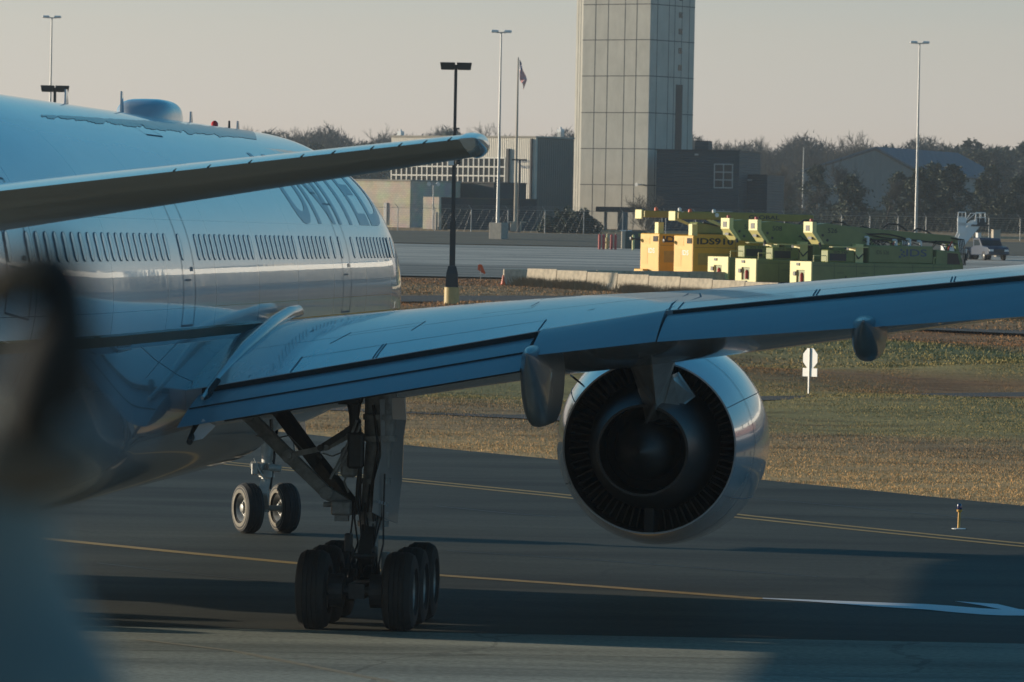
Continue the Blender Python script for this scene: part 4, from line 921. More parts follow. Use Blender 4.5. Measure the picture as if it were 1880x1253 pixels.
kb = strip('kerb', [(at(838, 430, 552).x, 552), (at(985, 430, 549).x, 549)], [(at(838, 430, 552).x, 553.2), (at(985, 430, 549).x, 550.2)], M['cmu'], .12, 2, label='pale kerb line below the shaded wall', cat='kerb')
p = ong(946, 552); q = empty('pole_plinth', p, 0, 'small stepped tan plinth at the foot of the flagpole', 'plinth'); b = MB(); b.box((-.55, -.5, 0), (.6, .5, .9), ch=.04); b.box((-.7, -.6, .9), (1.1, .6, 1.05)); b.box((-1.3, -.3, 0), (-.8, .3, .55), ch=.03); b.build('block', M['cmu'], q)
# --- concrete tower shaft
TYd = 620; ta = math.radians(36)
o, rz, w = front(1064, 1187, 400, TYd, 36); o.z = H(TYd) - .4
tw = empty('control_tower', o, rz, 'tall concrete panel control tower shaft rising out of the top of the picture', 'tower')
d2 = Vector((math.cos(math.radians(-38 + 24)), math.sin(math.radians(-38 + 24)), 0))
TH_ = 62.0; zt = o.z
# right hand face is set back from a narrow return
wR = side_depth(o, w, 36, 1268)
M['panel'] = mat('precast_concrete', (.50, .48, .42), .85, noise=.22, nscale=.7, bump=.25, bscale=12, stretch=(1, 1, .5)); M['joint'] = mat('panel_joint', (.10, .10, .095), .9, noise=.2, nscale=4)
ch = 1.35
plan = [(0, 0), (w, 0), (w, wR), (0, wR), (-ch, wR - .6), (-ch, .55)]
b = MB(); b.loft([[(x, y, 0) for x, y in plan], [(x, y, TH_) for x, y in plan]]); b.build('shaft', M['panel'], tw)
b = MB(); xf = [at(px, 400, 618).x for px in (1076, 1103, 1133, 1158)]; xs_ = [(x - o.x) / math.cos(ta) for x in (xf)]
xj = [w * k for k in (.185, .375, .625, .80)]
for x in xj: b.box((x - .045, -.012, 0), (x + .045, .02, TH_))
zj = [hz(1120, py_, 620, o.z) for py_ in (-189, -122, -55, 10, 75, 141, 208, 274, 340)]
for z in zj: b.box((-.02, -.014, z - .05), (w + .012, .02, z + .05)); b.box((w - .02, .02, z - .05), (w + .014, wR, z + .05))
for k in (.16, .42, .55, .71, .88): b.box((w - .02, wR * k - .05, zj[-2] if k > .5 else 0), (w + .013, wR * k + .05, TH_))
for k, u in enumerate((.33, .67)): b.tube((-ch * u, .5 * u - .01, 0), (-ch * u, (.55) * u - .01, TH_), .015, n=5)
b.build('panel_joints', M['joint'], tw)
for py_ in (-99, -66, -34, 0, 31, 61, 96, 127):
    z = hz(1240, py_, 624, o.z); b = MB(); b.box((w + .001, wR * .64, z - .32), (w + .03, wR * .72, z + .32)); b.build('window', M['glass'], tw)
zl0, zl1 = hz(1236, 276, 622, o.z), hz(1236, 157, 622, o.z)
b = MB(); b.box((w + .001, wR * .60, zl0), (w + .02, wR * .745, zl1))
for k in range(46):
    z = zl0 + (zl1 - zl0) * k / 46; b.box((w + .02, wR * .60, z), (w + .09, wR * .745, z + (zl1 - zl0) / 92))
b.build('louvre', M['geardk'], tw)
b = MB(); z = hz(1178, 340, 618, o.z); b.box((w - .9, -.5, z - .05), (w - .55, -.05, z + .08), ch=.02); b.tube((w - 1.0, -.7, z), (w - 1.0, -.4, z), .22, .12, 10); b.build('wall_lamp', M['white'], tw)
b = MB(); b.box((-1.5, -1.5, TH_), (w + 1.5, wR + 1.5, TH_ + 2.5)); b.build('tower_head', M['panel'], tw)
# canopy at the tower door
ca = empty('entrance_canopy', (at(1093, 400, 606).x, 606, H(606) - .3), rz, 'dark flat entrance canopy on a thick column at the foot of the tower', 'canopy')
cw = (at(1136, 400, 606).x - at(1093, 400, 606).x) / math.cos(ta) + .6; zc_ = hz(1110, 389, 606, H(606) - .3)
b = MB(); b.box((0, 0, zc_), (cw, 4.2, zc_ + .55), ch=.04); b.build('roof', M['geardk'], ca); b = MB(); b.box((cw - .7, .4, 0), (cw - .1, 1.0, zc_)); b.box((.35, 1.2, 0), (.6, 1.45, zc_)); b.box((cw * .5, 1.6, .2), (cw * .6, 1.75, zc_)); b.build('column', M['gear'], ca)
# --- dark annex right of the tower
An, w, o = bld('dark_annex', 1203, 1355, 606, 15, 'dark flat roofed annex with a white six pane window right of the tower')
h_ = hz(1280, 278, 606, o.z)
M['annex'] = ribbed('dark_cladding', (.045, .055, .06), 'Z', 1.1)
b = MB(); b.box((0, 0, 0), (w, 11, h_)); b.build('wall', M['annex'], An); b = MB(); b.box((-.06, -.08, h_), (w + .06, 11, h_ + .15)); b.build('parapet', M['geardk'], An)
b = MB(); b.box((w * .40, 2.5, h_ + .15), (w * .56, 4.5, h_ + 1.2)); b.build('roof_housing', M['annex'], An)
def win6(par, xa, xb, za, zb, y, rows=3):
    b = MB()
    for x in (xa, (xa + xb) / 2, xb): b.box((x - .06, y - .08, za), (x + .06, y - .002, zb))
    for k in range(rows + 1): z = za + (zb - za) * k / rows; b.box((xa - .06, y - .09, z - .06), (xb + .06, y - .003, z + .06))
    f = b.build('window', M['steel'], par); b = MB(); b.box((xa, y - .03, za), (xb, y - .001, zb)); b.build('glass', M['glass'], f)
kx = lambda px: (px - 1203) / (1355 - 1203) * w
win6(An, kx(1310), kx(1343), hz(1320, 345, 604, o.z), hz(1320, 302, 604, o.z), 0)
win6(An, kx(1310), kx(1343), hz(1320, 409, 604, o.z), hz(1320, 389, 604, o.z), 0, 1)
for px_ in (1277,): b = MB(); b.box((kx(px_) - .2, -.3, h_ - .5), (kx(px_) + .2, -.002, h_ - .3)); b.build('wall_lamp', M['steel'], An)
A2_, w, o = bld('low_annex', 1356, 1407, 608, 15, 'lower dark wing at the right end of the annex')
h_ = hz(1380, 323, 608, o.z); b = MB(); b.box((0, 0, 0), (w, 9, h_)); b.build('wall', M['annex'], A2_); b = MB(); b.box((-.02, -.07, h_), (w + .06, 9, h_ + .13)); b.build('parapet', M['geardk'], A2_); b = MB(); b.box((w * .3, -.3, h_ - .6), (w * .45, -.002, h_ - .4)); b.build('wall_lamp', M['steel'], A2_)
# --- far hangar with blue roof
Yh = 930; a_ = math.radians(38)
Hg = empty('hangar', (0, 0, 0), 0, 'large grey ribbed hangar with a dark blue gable roof by the far wood', 'hangar')
gl, gr_, gp_ = ong(1474, Yh), ong(1690, Yh + 9), ong(1604, Yh + 4); far = ong(1836, Yh + 55)
ze = at(1474, 318, Yh).z; zr = at(1606, 275, Yh).z; zb = H(Yh) - .5
dv = Vector((far.x - gr_.x, far.y - gr_.y, 0)); ze2 = ze
G = [Vector((gl.x, gl.y, zb)), Vector((gr_.x, gr_.y, zb)), Vector((gr_.x, gr_.y, ze)), Vector((gp_.x, (gl.y + gr_.y) / 2, zr)), Vector((gl.x, gl.y, ze))]
b = MB(); b.poly(G, .3, (0, 1, 0)); b.build('gable_wall', M['hangwall'], Hg)
b = MB(); b.poly([Vector((gr_.x, gr_.y + .3, zb)), Vector((gr_.x, gr_.y + .3, zb)) + dv, Vector((gr_.x, gr_.y + .3, ze)) + dv, Vector((gr_.x, gr_.y + .3, ze))], .3, (0, .8, 0)); b.build('side_wall', M['hangwall'], Hg)
R1, R0, R2 = G[3] + Vector((0, -.4, .25)), G[2] + Vector((.6, -.4, .1)), G[4] + Vector((-.6, -.4, .1))
b = MB(); b.poly([R0, R0 + dv, R1 + dv, R1], .35, (0, 0, 1)); b.poly([R2, R2 + dv, R1 + dv, R1], .35, (0, 0, 1)); b.build('roof', M['hangroof'], Hg)
for px_ in (1503, 1643):
    p = at(px_, 338, Yh - 14); b = MB(); b.box((p.x - .9, p.y - 4, p.z - .5), (p.x + .9, p.y - 3.5, p.z + .5)); b.build('window', M['glass'], Hg)
b = MB(); p = ong(1472, Yh - 4); b.tube(p, (p.x, p.y, at(1472, 272, Yh).z), .12, .06); b.build('mast', M['steel'], Hg)
# ================================================================ POLES AND SMALL STRUCTURES
def high_mast(px, pytop, pybase, Y, label, plinth=False):
    p = ong(px, Y); top = at(px, pytop, Y).z; r = empty('high_mast_light', p, 0, label, 'light pole', 'tall thin floodlight poles')
    hgt = top - p.z; b = MB(); z0 = 1.6 if plinth else 0
    b.tube((0, 0, z0), (0, 0, hgt * .33), .17, .13, 12); b.tube((0, 0, hgt * .33), (0, 0, hgt), .125, .07, 12); b.build('pole', M['steel'], r, True)
    b = MB(); b.bar((-.45, 0, hgt), (.45, 0, hgt), .10, .10); b.build('crossarm', M['steel'], r)
    for s in (-1, 1):
        b = MB(); b.box((s * .6 - .36, -.35, hgt - .02), (s * .6 + .36, .35, hgt + .22), ch=.06); b.build('lamp_head', M['white'], r)
    if plinth: b = MB(); b.box((-.6, -.55, 0), (.75, .7, 1.6), ch=.05); pl = b.build('plinth', M['conc'], r); pl.rotation_euler = (0, 0, -math.radians(30))
    return r
SC = 9940
high_mast(88, 33, 400, 560, 'tall thin floodlight pole rising behind the airliner roof at far left')
high_mast(913, 60, 450, 500, 'tall thin floodlight pole on a concrete plinth beside the flagpole', True)
high_mast(1681, 80, 430, 540, 'tall thin floodlight pole right of the tower above the green trucks')
def area_lamp(px, pytop, Y, label, base=True):
    p = ong(px, Y); p.z -= .05; r = empty('area_lamp', p, 0, label, 'lamp post', 'black twin head lamp posts'); top = at(px + (10 if base else 0), pytop, Y).z - p.z
    b = MB(); z0 = 2.6 if base else 0; b.box((-.16, -.16, 2.0), (.16, .16, top * .36)); b.box((-.11, -.11, top * .36), (.11, .11, top * .65)); b.box((-.085, -.085, top * .65), (.085, .085, top)); b.build('pole', M['black'], r)
    b = MB(); b.lathe([(0, .43), (1.12, .42), (1.13, .3)], (0, 0, 0), (0, 0, 1), 20); b.build('concrete_base', M['ypost'], r, True)
    b = MB(); b.loft([[(x * s, y * s, z) for x, y in ((-1, -1), (1, -1), (1, 1), (-1, 1))] for z, s in ((1.13, .35), (1.9, .32), (2.3, .22), (2.31, .15))]); b.build('base_cover', M['black'], r)
    for s in (-1, 1):
        b = MB(); b.loft([[(s * x, y * .33, z) for y in (-1, 1) for x in ((.10, .82) if y < 0 else (.82, .10))] for z in (top - .08,)] + [[(s * x, y * .38, top + .32) for y in (-1, 1) for x in ((.04, .88) if y < 0 else (.88, .04))]]); b.build('lamp_head', M['black'], r, bevel=.03)
    b = MB(); b.box((-.2, -.12, top - .02), (.2, .12, top + .2)); b.build('mount', M['black'], r); return r, top
r, top = area_lamp(831, 126, 300, 'black twin head lamp post on a yellowed round concrete base left of centre')
zs = at(835, 292, 300).z - r.location.z; b = MB(); b.box((-.32, -.24, zs - .35), (-.02, -.2, zs + .42)); b.build('sign_plate', M['white'], r); b = MB(); b.box((.08, -.2, zs - .3), (.36, .2, zs + .3), ch=.02); b.build('control_box', M['black'], r)
r2, _ = area_lamp(96, 167, 340, 'second black twin head lamp post, its head just above the airliner roof')
# flagpole
p = ong(945, 552); fp = empty('flagpole', p, 0, 'pale tapered flagpole beside the tall floodlight pole', 'flagpole'); ht = at(948, 107, 552).z - p.z
b = MB(); b.tube((0, 0, 0), (0, 0, ht * .5), .17, .13, 14); b.tube((0, 0, ht * .5), (0, 0, ht), .13, .07, 14); b.lathe([(-.05, .0), (0, .09), (.07, .0)], (0, 0, ht + .04), (0, 0, 1), 10); b.build('pole', M['cmu'], fp, True)
# flag hanging in folds
M['fred'] = mat('flag_red', (.75, .05, .06), .8, noise=.1, nscale=4); M['fwhite'] = mat('flag_white', (.85, .82, .78), .8, noise=.1, nscale=4); M['fblue'] = mat('flag_blue', (.03, .05, .16), .8, noise=.1, nscale=4)
nu, nv_ = 26, 26; fl_l, fl_h = 2.9, 1.75; V = []
for j in range(nv_ + 1):
    for i in range(nu + 1):
        u, v = i / nu, j / nv_
        x = .12 + u * .78 + .06 * math.sin(u * 9 + v * 2) ; z = -v * fl_h * (1 - .15 * u) - 2.1 * u ** 1.15 * (1 - .25 * v); y = .16 * math.sin(u * 11 + v * 4)
        V.append((x - .25 * v * u, y, z))
b = MB(); 
for j in range(nv_):
    for i in range(nu):
        a0 = j * (nu + 1) + i; stripe = int(j / nv_ * 13); mi = 2 if (i < nu * .4 and stripe < 7) else (0 if stripe % 2 == 0 else 1)
        if mi == 2 and (i % 3 == 1) and (j % 3 == 1): mi = 1
        b.f.append((a0, a0 + 1, a0 + nu + 2, a0 + nu + 1)); b.mi.append(mi)
b.v = V
fl = b.build('flag', [M['fred'], M['fwhite'], M['fblue']], None, True); fl.location = (p.x, p.y, p.z + ht - .15)
tag(fl, 'red white and blue flag hanging in folds from the flagpole', 'flag')
# wooden cross-arm pole
p = ong(951, 545); up = empty('utility_pole', p, 0, 'dark short pole with a crossarm right of the flagpole', 'utility pole'); ht = at(956, 293, 545).z - p.z
b = MB(); b.tube((0, 0, 0), (0, 0, ht), .13, .10, 10); b.build('pole', M['geardk'], up); b = MB(); b.bar((-.75, 0, ht - .05), (.75, 0, ht - .05), .14, .16); b.build('crossarm', M['geardk'], up)
p = ong(794, 560); fl2 = empty('floodlight_pole', p, 0, 'small pole with two round floodlights above the block walls', 'light pole'); ht = at(797, 338, 560).z - p.z
b = MB(); b.tube((0, 0, 0), (0, 0, ht), .08, .06, 8); b.bar((-.5, 0, ht), (.5, 0, ht), .07, .07); b.build('pole', M['steel'], fl2)
for s in (-1, 1): b = MB(); b.lathe([(-.12, .06), (.0, .2), (.14, .22), (.15, 0)], (s * .45, 0, ht), (s * .3, -1, -.2), 12); b.build('lamp_head', M['white'], fl2, True)
# chain link fence
def fence(pts, label, sp=3.0, hgt=2.3, rows=11):
    r = empty('chain_fence', (0, 0, 0), 0, label, 'fence'); P = []
    for (xa, ya), (xb, yb) in zip(pts[:-1], pts[1:]):
        L = math.hypot(xb - xa, yb - ya); n = max(1, int(L / sp))
        for k in range(n): P.append((xa + (xb - xa) * k / n, ya + (yb - ya) * k / n))
    P.append(pts[-1]); G_ = [Vector((x, y, H(y))) for x, y in P]
    b0 = None
    for g in G_:
        if b0 is None:
            b = MB(); b.tube((0, 0, -.2), (0, 0, hgt), .045, .045, 8); b.tube((0, 0, hgt), (-.3, -.25, hgt + .38), .03, .03, 6); b0 = b.build('fence_post', M['steel'], r); b0.location = g
        else: c = b0.copy(); COL.objects.link(c); c.parent = r; c.location = g
    b = MB()
    for i in range(len(G_) - 1):
        for k in range(rows): z = .05 + (hgt - .05) * k / (rows - 1); b.tube(G_[i] + Vector((0, 0, z)), G_[i + 1] + Vector((0, 0, z)), .025 if k == rows - 1 else .008, n=3, cap=False)
        for k in range(3): o_ = Vector((-.1 * (k + 1), -.083 * (k + 1), hgt + .127 * (k + 1))); b.tube(G_[i] + o_, G_[i + 1] + o_, .009, n=3, cap=False)
        d = G_[i + 1] - G_[i]
        for k in range(0, 10, 2):
            for s in (0, 1):
                a1 = G_[i] + d * (k / 10) + Vector((0, 0, .05 if s else hgt)); a2 = G_[i] + d * min(1, (k + 3.2) / 10) + Vector((0, 0, hgt if s else .05)); b.tube(a1, a2, .004, n=3, cap=False)
    b.build('wire_mesh', M['steel'], r); return r
fp_ = lambda l: [(at(px, 430, Y).x, Y) for px, Y in l]
fence(fp_([(480, 536), (730, 534), (1000, 531), (1215, 528)]), 'chain link fence with barbed arms in front of the buildings and tower')
fence(fp_([(1222, 540), (1440, 545), (1700, 552), (1930, 556), (2050, 558)]), 'chain link fence running right behind the deicing trucks', sp=3.1)
# shrubs ---------------------------------------------------
def leafball(name, n, rad, m, parent=None, seed=3, size=.12, flat=.7):
    r = np.random.default_rng(seed); d = r.normal(size=(n, 3)); d /= np.linalg.norm(d, axis=1)[:, None]; d[:, 2] = np.abs(d[:, 2])
    lump = 1 + .22 * np.sin(d[:, 0] * 5 + seed) * np.sin(d[:, 1] * 4) + .15 * np.sin(d[:, 0] * 13 + d[:, 2] * 9)
    p = d * (r.uniform(.35, 1, n) ** .4 * lump)[:, None] * np.array(rad)
    a = r.normal(size=(n, 3)); a /= np.linalg.norm(a, axis=1)[:, None]; c = np.cross(a, r.normal(size=(n, 3))); c /= np.linalg.norm(c, axis=1)[:, None]; s = size * r.uniform(.6, 1.4, (n, 1))
    v = np.stack([p - a * s, p + c * s * .6, p + a * s, p - c * s * .6], 1).reshape(-1, 3); f = np.arange(4 * n).reshape(-1, 4)
    return npmesh(name, v, f, m, parent, n=4)
M['holly'] = mat('shrub_leaves', (.05, .075, .035), .6, noise=.6, nscale=1.5)
p = ong(1046, 549); sh = empty('evergreen_shrub', p, 0, 'broad dark evergreen shrub left of the tower foot', 'shrub'); leafball('foliage', 9000, (2.7, 1.8, 2.3), M['holly'], sh, 3, .14)
b = MB(); [b.tube((0, 0, -.1), (1.4 * math.cos(k), 1.0 * math.sin(k), 1.2), .06, .02, 5) for k in range(6)]; b.build('stem', M['trunk'], sh)
p = ong(1006, 551); sh = empty('evergreen_shrub', p, 0, 'small dark round shrub against the building corner', 'shrub'); leafball('foliage', 2500, (1.0, .9, 1.3), M['holly'], sh, 5, .12)
p = ong(812, 556); sh = empty('evergreen_shrub', p, 0, 'tiny green shrub beside the pale bollards', 'shrub'); leafball('foliage', 700, (.4, .4, 1.0), M['holly'], sh, 6, .08)
# branching generator for bare trees
def bare(seed, height, spread, levels=5, up=.65, r0=.16, kids=(4, 6), shrub=False):
    rg_ = random.Random(seed); segs = []
    def grow(p, d, L, r, lv):
        n = 3; q = p
        for k in range(n):
            d2_ = (d + Vector((rg_.gauss(0, .12), rg_.gauss(0, .12), rg_.gauss(.03, .08)))).normalized(); q2 = q + d2_ * (L / n); segs.append((q, q2, r * (1 - .25 * k / n), r * (1 - .25 * (k + 1) / n), lv)); q = q2; d = d2_
            if lv > 0 and (k > 0 or lv < levels):
                for _ in range(rg_.randint(1, 2) if lv > 1 else rg_.randint(2, 3)):
                    ax = Vector((rg_.gauss(0, 1), rg_.gauss(0, 1), rg_.gauss(0, 1) * .5)); nd = (d + ax.normalized() * spread + Vector((0, 0, up * .25))).normalized(); grow(q, nd, L * rg_.uniform(.5, .72), r * .55, lv - 1)
    if shrub:
        for k in range(9): a = k * 2.4; grow(Vector((0, 0, 0)), Vector((math.cos(a) * .6, math.sin(a) * .6, 1)).normalized(), height * .5, r0, levels - 1)
    else: grow(Vector((0, 0, 0)), Vector((0, 0, 1)), height * .48, r0, levels)
    return segs
def segmesh(name, segs, m, parent, lvmin, lvmax, n=3, thick=1.0):
    V, Fq = [], []; k0 = 0
    for p, q, r0, r1, lv in segs:
        if not (lvmin <= lv <= lvmax): continue
        d = (q - p).normalized(); u = d.orthogonal().normalized(); w_ = d.cross(u)
        for c, r in ((p, max(r0, .012) * thick), (q, max(r1, .01) * thick)):
            for k in range(n): a = 2 * PI * k / n; x = c + u * (r * math.cos(a)) + w_ * (r * math.sin(a)); V.append((x.x, x.y, x.z))
        for k in range(n): Fq.append((k0 + k, k0 + (k + 1) % n, k0 + n + (k + 1) % n, k0 + n + k))
        k0 += 2 * n
    return npmesh(name, np.array(V), np.array(Fq), m, parent, n=4)
p = ong(1184, 545); sh = empty('bare_shrub', p, 0, 'leafless twiggy shrub in front of the tower and annex', 'shrub')
sg = bare(11, 4.2, .8, 4, .6, .035, shrub=True); segmesh('branches', sg, M['twig'], sh, 0, 9)
# ---------------- trees
TREES = []
def proto_bare(seed, h, spread, r0=.2):
    r = empty('bare_tree'); sg = bare(seed, h, spread, 5, .7, r0); segmesh('trunk', sg, M['trunk'], r, 4, 9, 5); segmesh('crown', sg, M['twig'], r, 0, 3, 3, 1.35); return r
def proto_ever(seed, h, w_):
    r = empty('evergreen_tree'); b = MB(); b.tube((0, 0, -.3), (0, 0, h * .9), .22, .05, 8); b.build('trunk', M['trunk'], r)
    g = np.random.default_rng(seed); n = 5200; z = g.uniform(.08, 1, n) ** .9; rad = w_ * np.sqrt(np.clip(1 - ((z - .3) / .72) ** 2, 0, 1)) * (.75 + .3 * np.sin(z * 19 + seed) + .2 * g.normal(size=n)); a = g.uniform(0, 2 * PI, n); a = a + .5 * np.sin(a * 3 + z * 7)
    lob = 1 + .25 * np.sin(a * 4 + z * 11 + seed); p = np.stack([rad * lob * np.cos(a) * g.uniform(.4, 1, n) ** .4, rad * lob * np.sin(a) * g.uniform(.4, 1, n) ** .4, z * h + g.normal(0, .2, n)], -1)
    u = g.normal(size=(n, 3)); u[:, 2] *= .5; u /= np.linalg.norm(u, axis=1)[:, None]; c = np.cross(u, g.normal(size=(n, 3))); c /= np.linalg.norm(c, axis=1)[:, None]; s = g.uniform(.16, .42, (n, 1))
    v = np.stack([p - u * s, p + c * s * .4, p + u * s, p - c * s * .4], 1).reshape(-1, 3); npmesh('crown', v, np.arange(4 * n).reshape(-1, 4), M['ever'], r, n=4); return r
PB = [proto_bare(s, h, sp, r) for s, h, sp, r in ((1, 15, .75, .2), (2, 17, .65, .22), (5, 14, .9, .19), (8, 16, .8, .2))]
PE = [proto_ever(s, h, w_) for s, h, w_ in ((2, 13, 3.4), (4, 11, 3.0), (6, 9, 3.2))]
used_p = set()
def plant(pr, x, y, sc, rz, label, cat, group, name=None):
    o = pr if pr.name not in used_p else copy_tree(pr); used_p.add(pr.name)
    o.location = (x, y, H(y) - .2); o.scale = (sc, sc, sc * random.uniform(.92, 1.08)); o.rotation_euler = (0, 0, rz); tag(o, label, cat, group); return o
rt = random.Random(21)
LB = 'bare grey winter tree in the hazy wood along the skyline'; GB = 'bare trees of the far wood'
LE = 'dark evergreen crown among the bare trees on the skyline'; GE = 'evergreens of the far wood'
for row, (Y, n, s0) in enumerate(((1010, 38, .86), (1060, 44, .95), (1115, 48, 1.02))):
    for k in range(n):
        px = -80 + (2040) * (k + rt.uniform(-.35, .35)) / (n - 1)
        if 1060 < px < 1250 or px < 430: continue
        x = at(px, 400, Y).x; ev = rt.random() < (.75 if px > 1620 else .14)
        if 1474 < px < 1850 and Y < 1000: continue
        zone = 'left of the metal building' if px < 700 else 'above the metal building roof' if px < 1060 else 'between the tower and the hangar' if px < 1480 else 'behind the hangar' if px < 1700 else 'right of the hangar'
        LB = 'bare grey winter tree on the skyline ' + zone; LE = 'dark evergreen crown on the skyline ' + zone; GB = 'bare skyline trees ' + zone; GE = 'skyline evergreens ' + zone
        if ev: plant(rt.choice(PE[:2]), x, Y + rt.uniform(-12, 12), s0 * rt.uniform(1.12, 1.4), rt.uniform(0, 6), LE, 'tree', GE)
        else: plant(rt.choice(PB), x, Y + rt.uniform(-12, 12), s0 * rt.uniform(.84, 1.02), rt.uniform(0, 6), LB, 'tree', GB)
# front row of trees and cedars behind the right hand fence
spec = [(1428, 700, 'b', .55), (1462, 720, 'b', .5), (1500, 735, 'e', .62), (1540, 700, 'b', .58), (1562, 690, 'e', .78), (1625, 700, 'b', .62), (1648, 715, 'e', .66), (1688, 695, 'e', .86), (1712, 720, 'e', .66), (1748, 700, 'e', .82), (1775, 715, 'b', .5), (1800, 705, 'e', .55), (1835, 715, 'e', .55), (1868, 700, 'e', .6), (1900, 715, 'e', .6), (1440, 780, 'e', .6), (1820, 790, 'e', .8)]
kinds = {'b': 'bare twiggy tree', 'e': 'dark cedar'}
spec.sort(); TORD = 'first second third fourth fifth sixth seventh eighth ninth tenth eleventh twelfth thirteenth fourteenth fifteenth sixteenth seventeenth eighteenth nineteenth twentieth'.split()
for i, (px, Y, kd, sc) in enumerate(spec):
    pr = (PE[i % 3] if kd == 'e' else PB[i % 4]); rel = ('just right of the low annex' if px < 1480 else 'before the hangar gable' if px < 1660 else 'before the blue hangar roof' if px < 1790 else 'right of the hangar')
    plant(pr, at(px, 400, Y).x, Y, sc, i * 1.3, '%s %s, %s from the left behind the fence' % (kinds[kd], rel, TORD[i]), 'tree', 'row of trees behind the right hand fence')
# brushwood mass that closes the wood
def brush(name, n, x0, x1, y0, y1, h, m, seed, label, w=.05, cat='wood'):
    g = np.random.default_rng(seed); x = g.uniform(x0, x1, n); y = g.uniform(y0, y1, n); t = g.uniform(0, 1, n); prof_ = h * (.80 + .10 * np.sin(x * .37 + seed) * np.sin(x * .13) + .06 * np.sin(x * 1.3 + y) + .05 * np.sin(x * 3.1) * np.sin(y * 2.3)); t = t ** 1.25; z = Hv(y) + t * prof_ * .93
    L = g.uniform(.4, 1.5, n) * min(h / 9, 1.2); a = g.normal(0, .5, n); bb = g.normal(0, .5, n); c = g.uniform(.2, 1, n)
    p = np.stack([x, y, z], -1); d = np.stack([a * L, bb * L, c * L], -1); s = np.stack([np.full(n, w), np.zeros(n), g.normal(0, w, n)], -1) * g.uniform(.6, 1.8, (n, 1))
    v = np.stack([p - s, p + s, p + d], 1).reshape(-1, 3); return tag(npmesh(name, v, np.arange(3 * n).reshape(-1, 3), m), label, cat, kind='stuff')
brush('woodland', 420000, -60, 112, 1130, 1175, 20.5, M['twig'], 4, 'dense brushwood of the far winter wood', .055)
brush('woodland', 60000, 78, 112, 1125, 1160, 19, M['ever'], 8, 'dark evergreen part of the far wood at the right', .16)
brush('woodland', 60000, -60, 112, 980, 1040, 8.5, M['ever'], 5, 'dark undergrowth at the foot of the far wood', .16)
brush('undergrowth', 30000, 34, 75, 690, 760, 3.2, M['ever'], 6, 'low dark scrub under the row of cedars', .05, 'scrub')
# ================================================================ BARRIERS
def jersey(length):
    b = MB(); pr = [(-.30, 0), (-.30, .08), (-.16, .33), (-.09, .82), (.09, .82), (.16, .33), (.30, .08), (.30, 0)]
    b.loft([[(x, y, z) for y, z in pr] for x in (.02, length - .02)]); return b
ORD = 'first second third fourth fifth sixth seventh eighth ninth tenth eleventh twelfth thirteenth fourteenth fifteenth sixteenth seventeenth eighteenth nineteenth twentieth'.split()
jb0 = None; JD = Vector((.60, -.80, 0)); js = at(970, 500, 336); N_ = 17
for k in range(N_):
    q = js + JD * 3.05 * k; q.z = H(q.y) - .03
    lab = 'tan jersey barrier at the left end of the sunlit row' if k == 0 else ('tan jersey barrier in the sunlit row left of the wing' if k < 6 else ('tan jersey barrier seen behind the outer wing' if k < 12 else 'tan jersey barrier at the right edge beyond the outer wing'))
    lab = 'tan jersey barrier, %s from the left in the sunlit row' % ORD[k]
    if jb0 is None: jb0 = jersey(3.05).build('jersey_barrier', M['concd'], None, bevel=.02); o = jb0
    else: o = jb0.copy(); COL.objects.link(o)
    o.location = q; o.scale = (1, 1, 1.3); o.rotation_euler = (0, 0, math.atan2(JD.y, JD.x)); tag(o, lab, 'barrier', 'sunlit row of jersey barriers')
JD2 = Vector((.955, .295, 0)).normalized(); js = at(924, 500, 337)
for k in range(5):
    q = js + JD2 * 3.05 * k; q.z = H(q.y) - .12; o = jb0.copy(); COL.objects.link(o); o.location = q; o.rotation_euler = (0, 0, math.atan2(JD2.y, JD2.x)); o.scale = (1, 1, 1.3)
    tag(o, 'shaded dark jersey barrier end facing the camera by the marker' if k == 0 else 'shaded jersey barrier, %s from the left in the rear row' % ORD[k], 'barrier', 'rear row of shaded barriers')
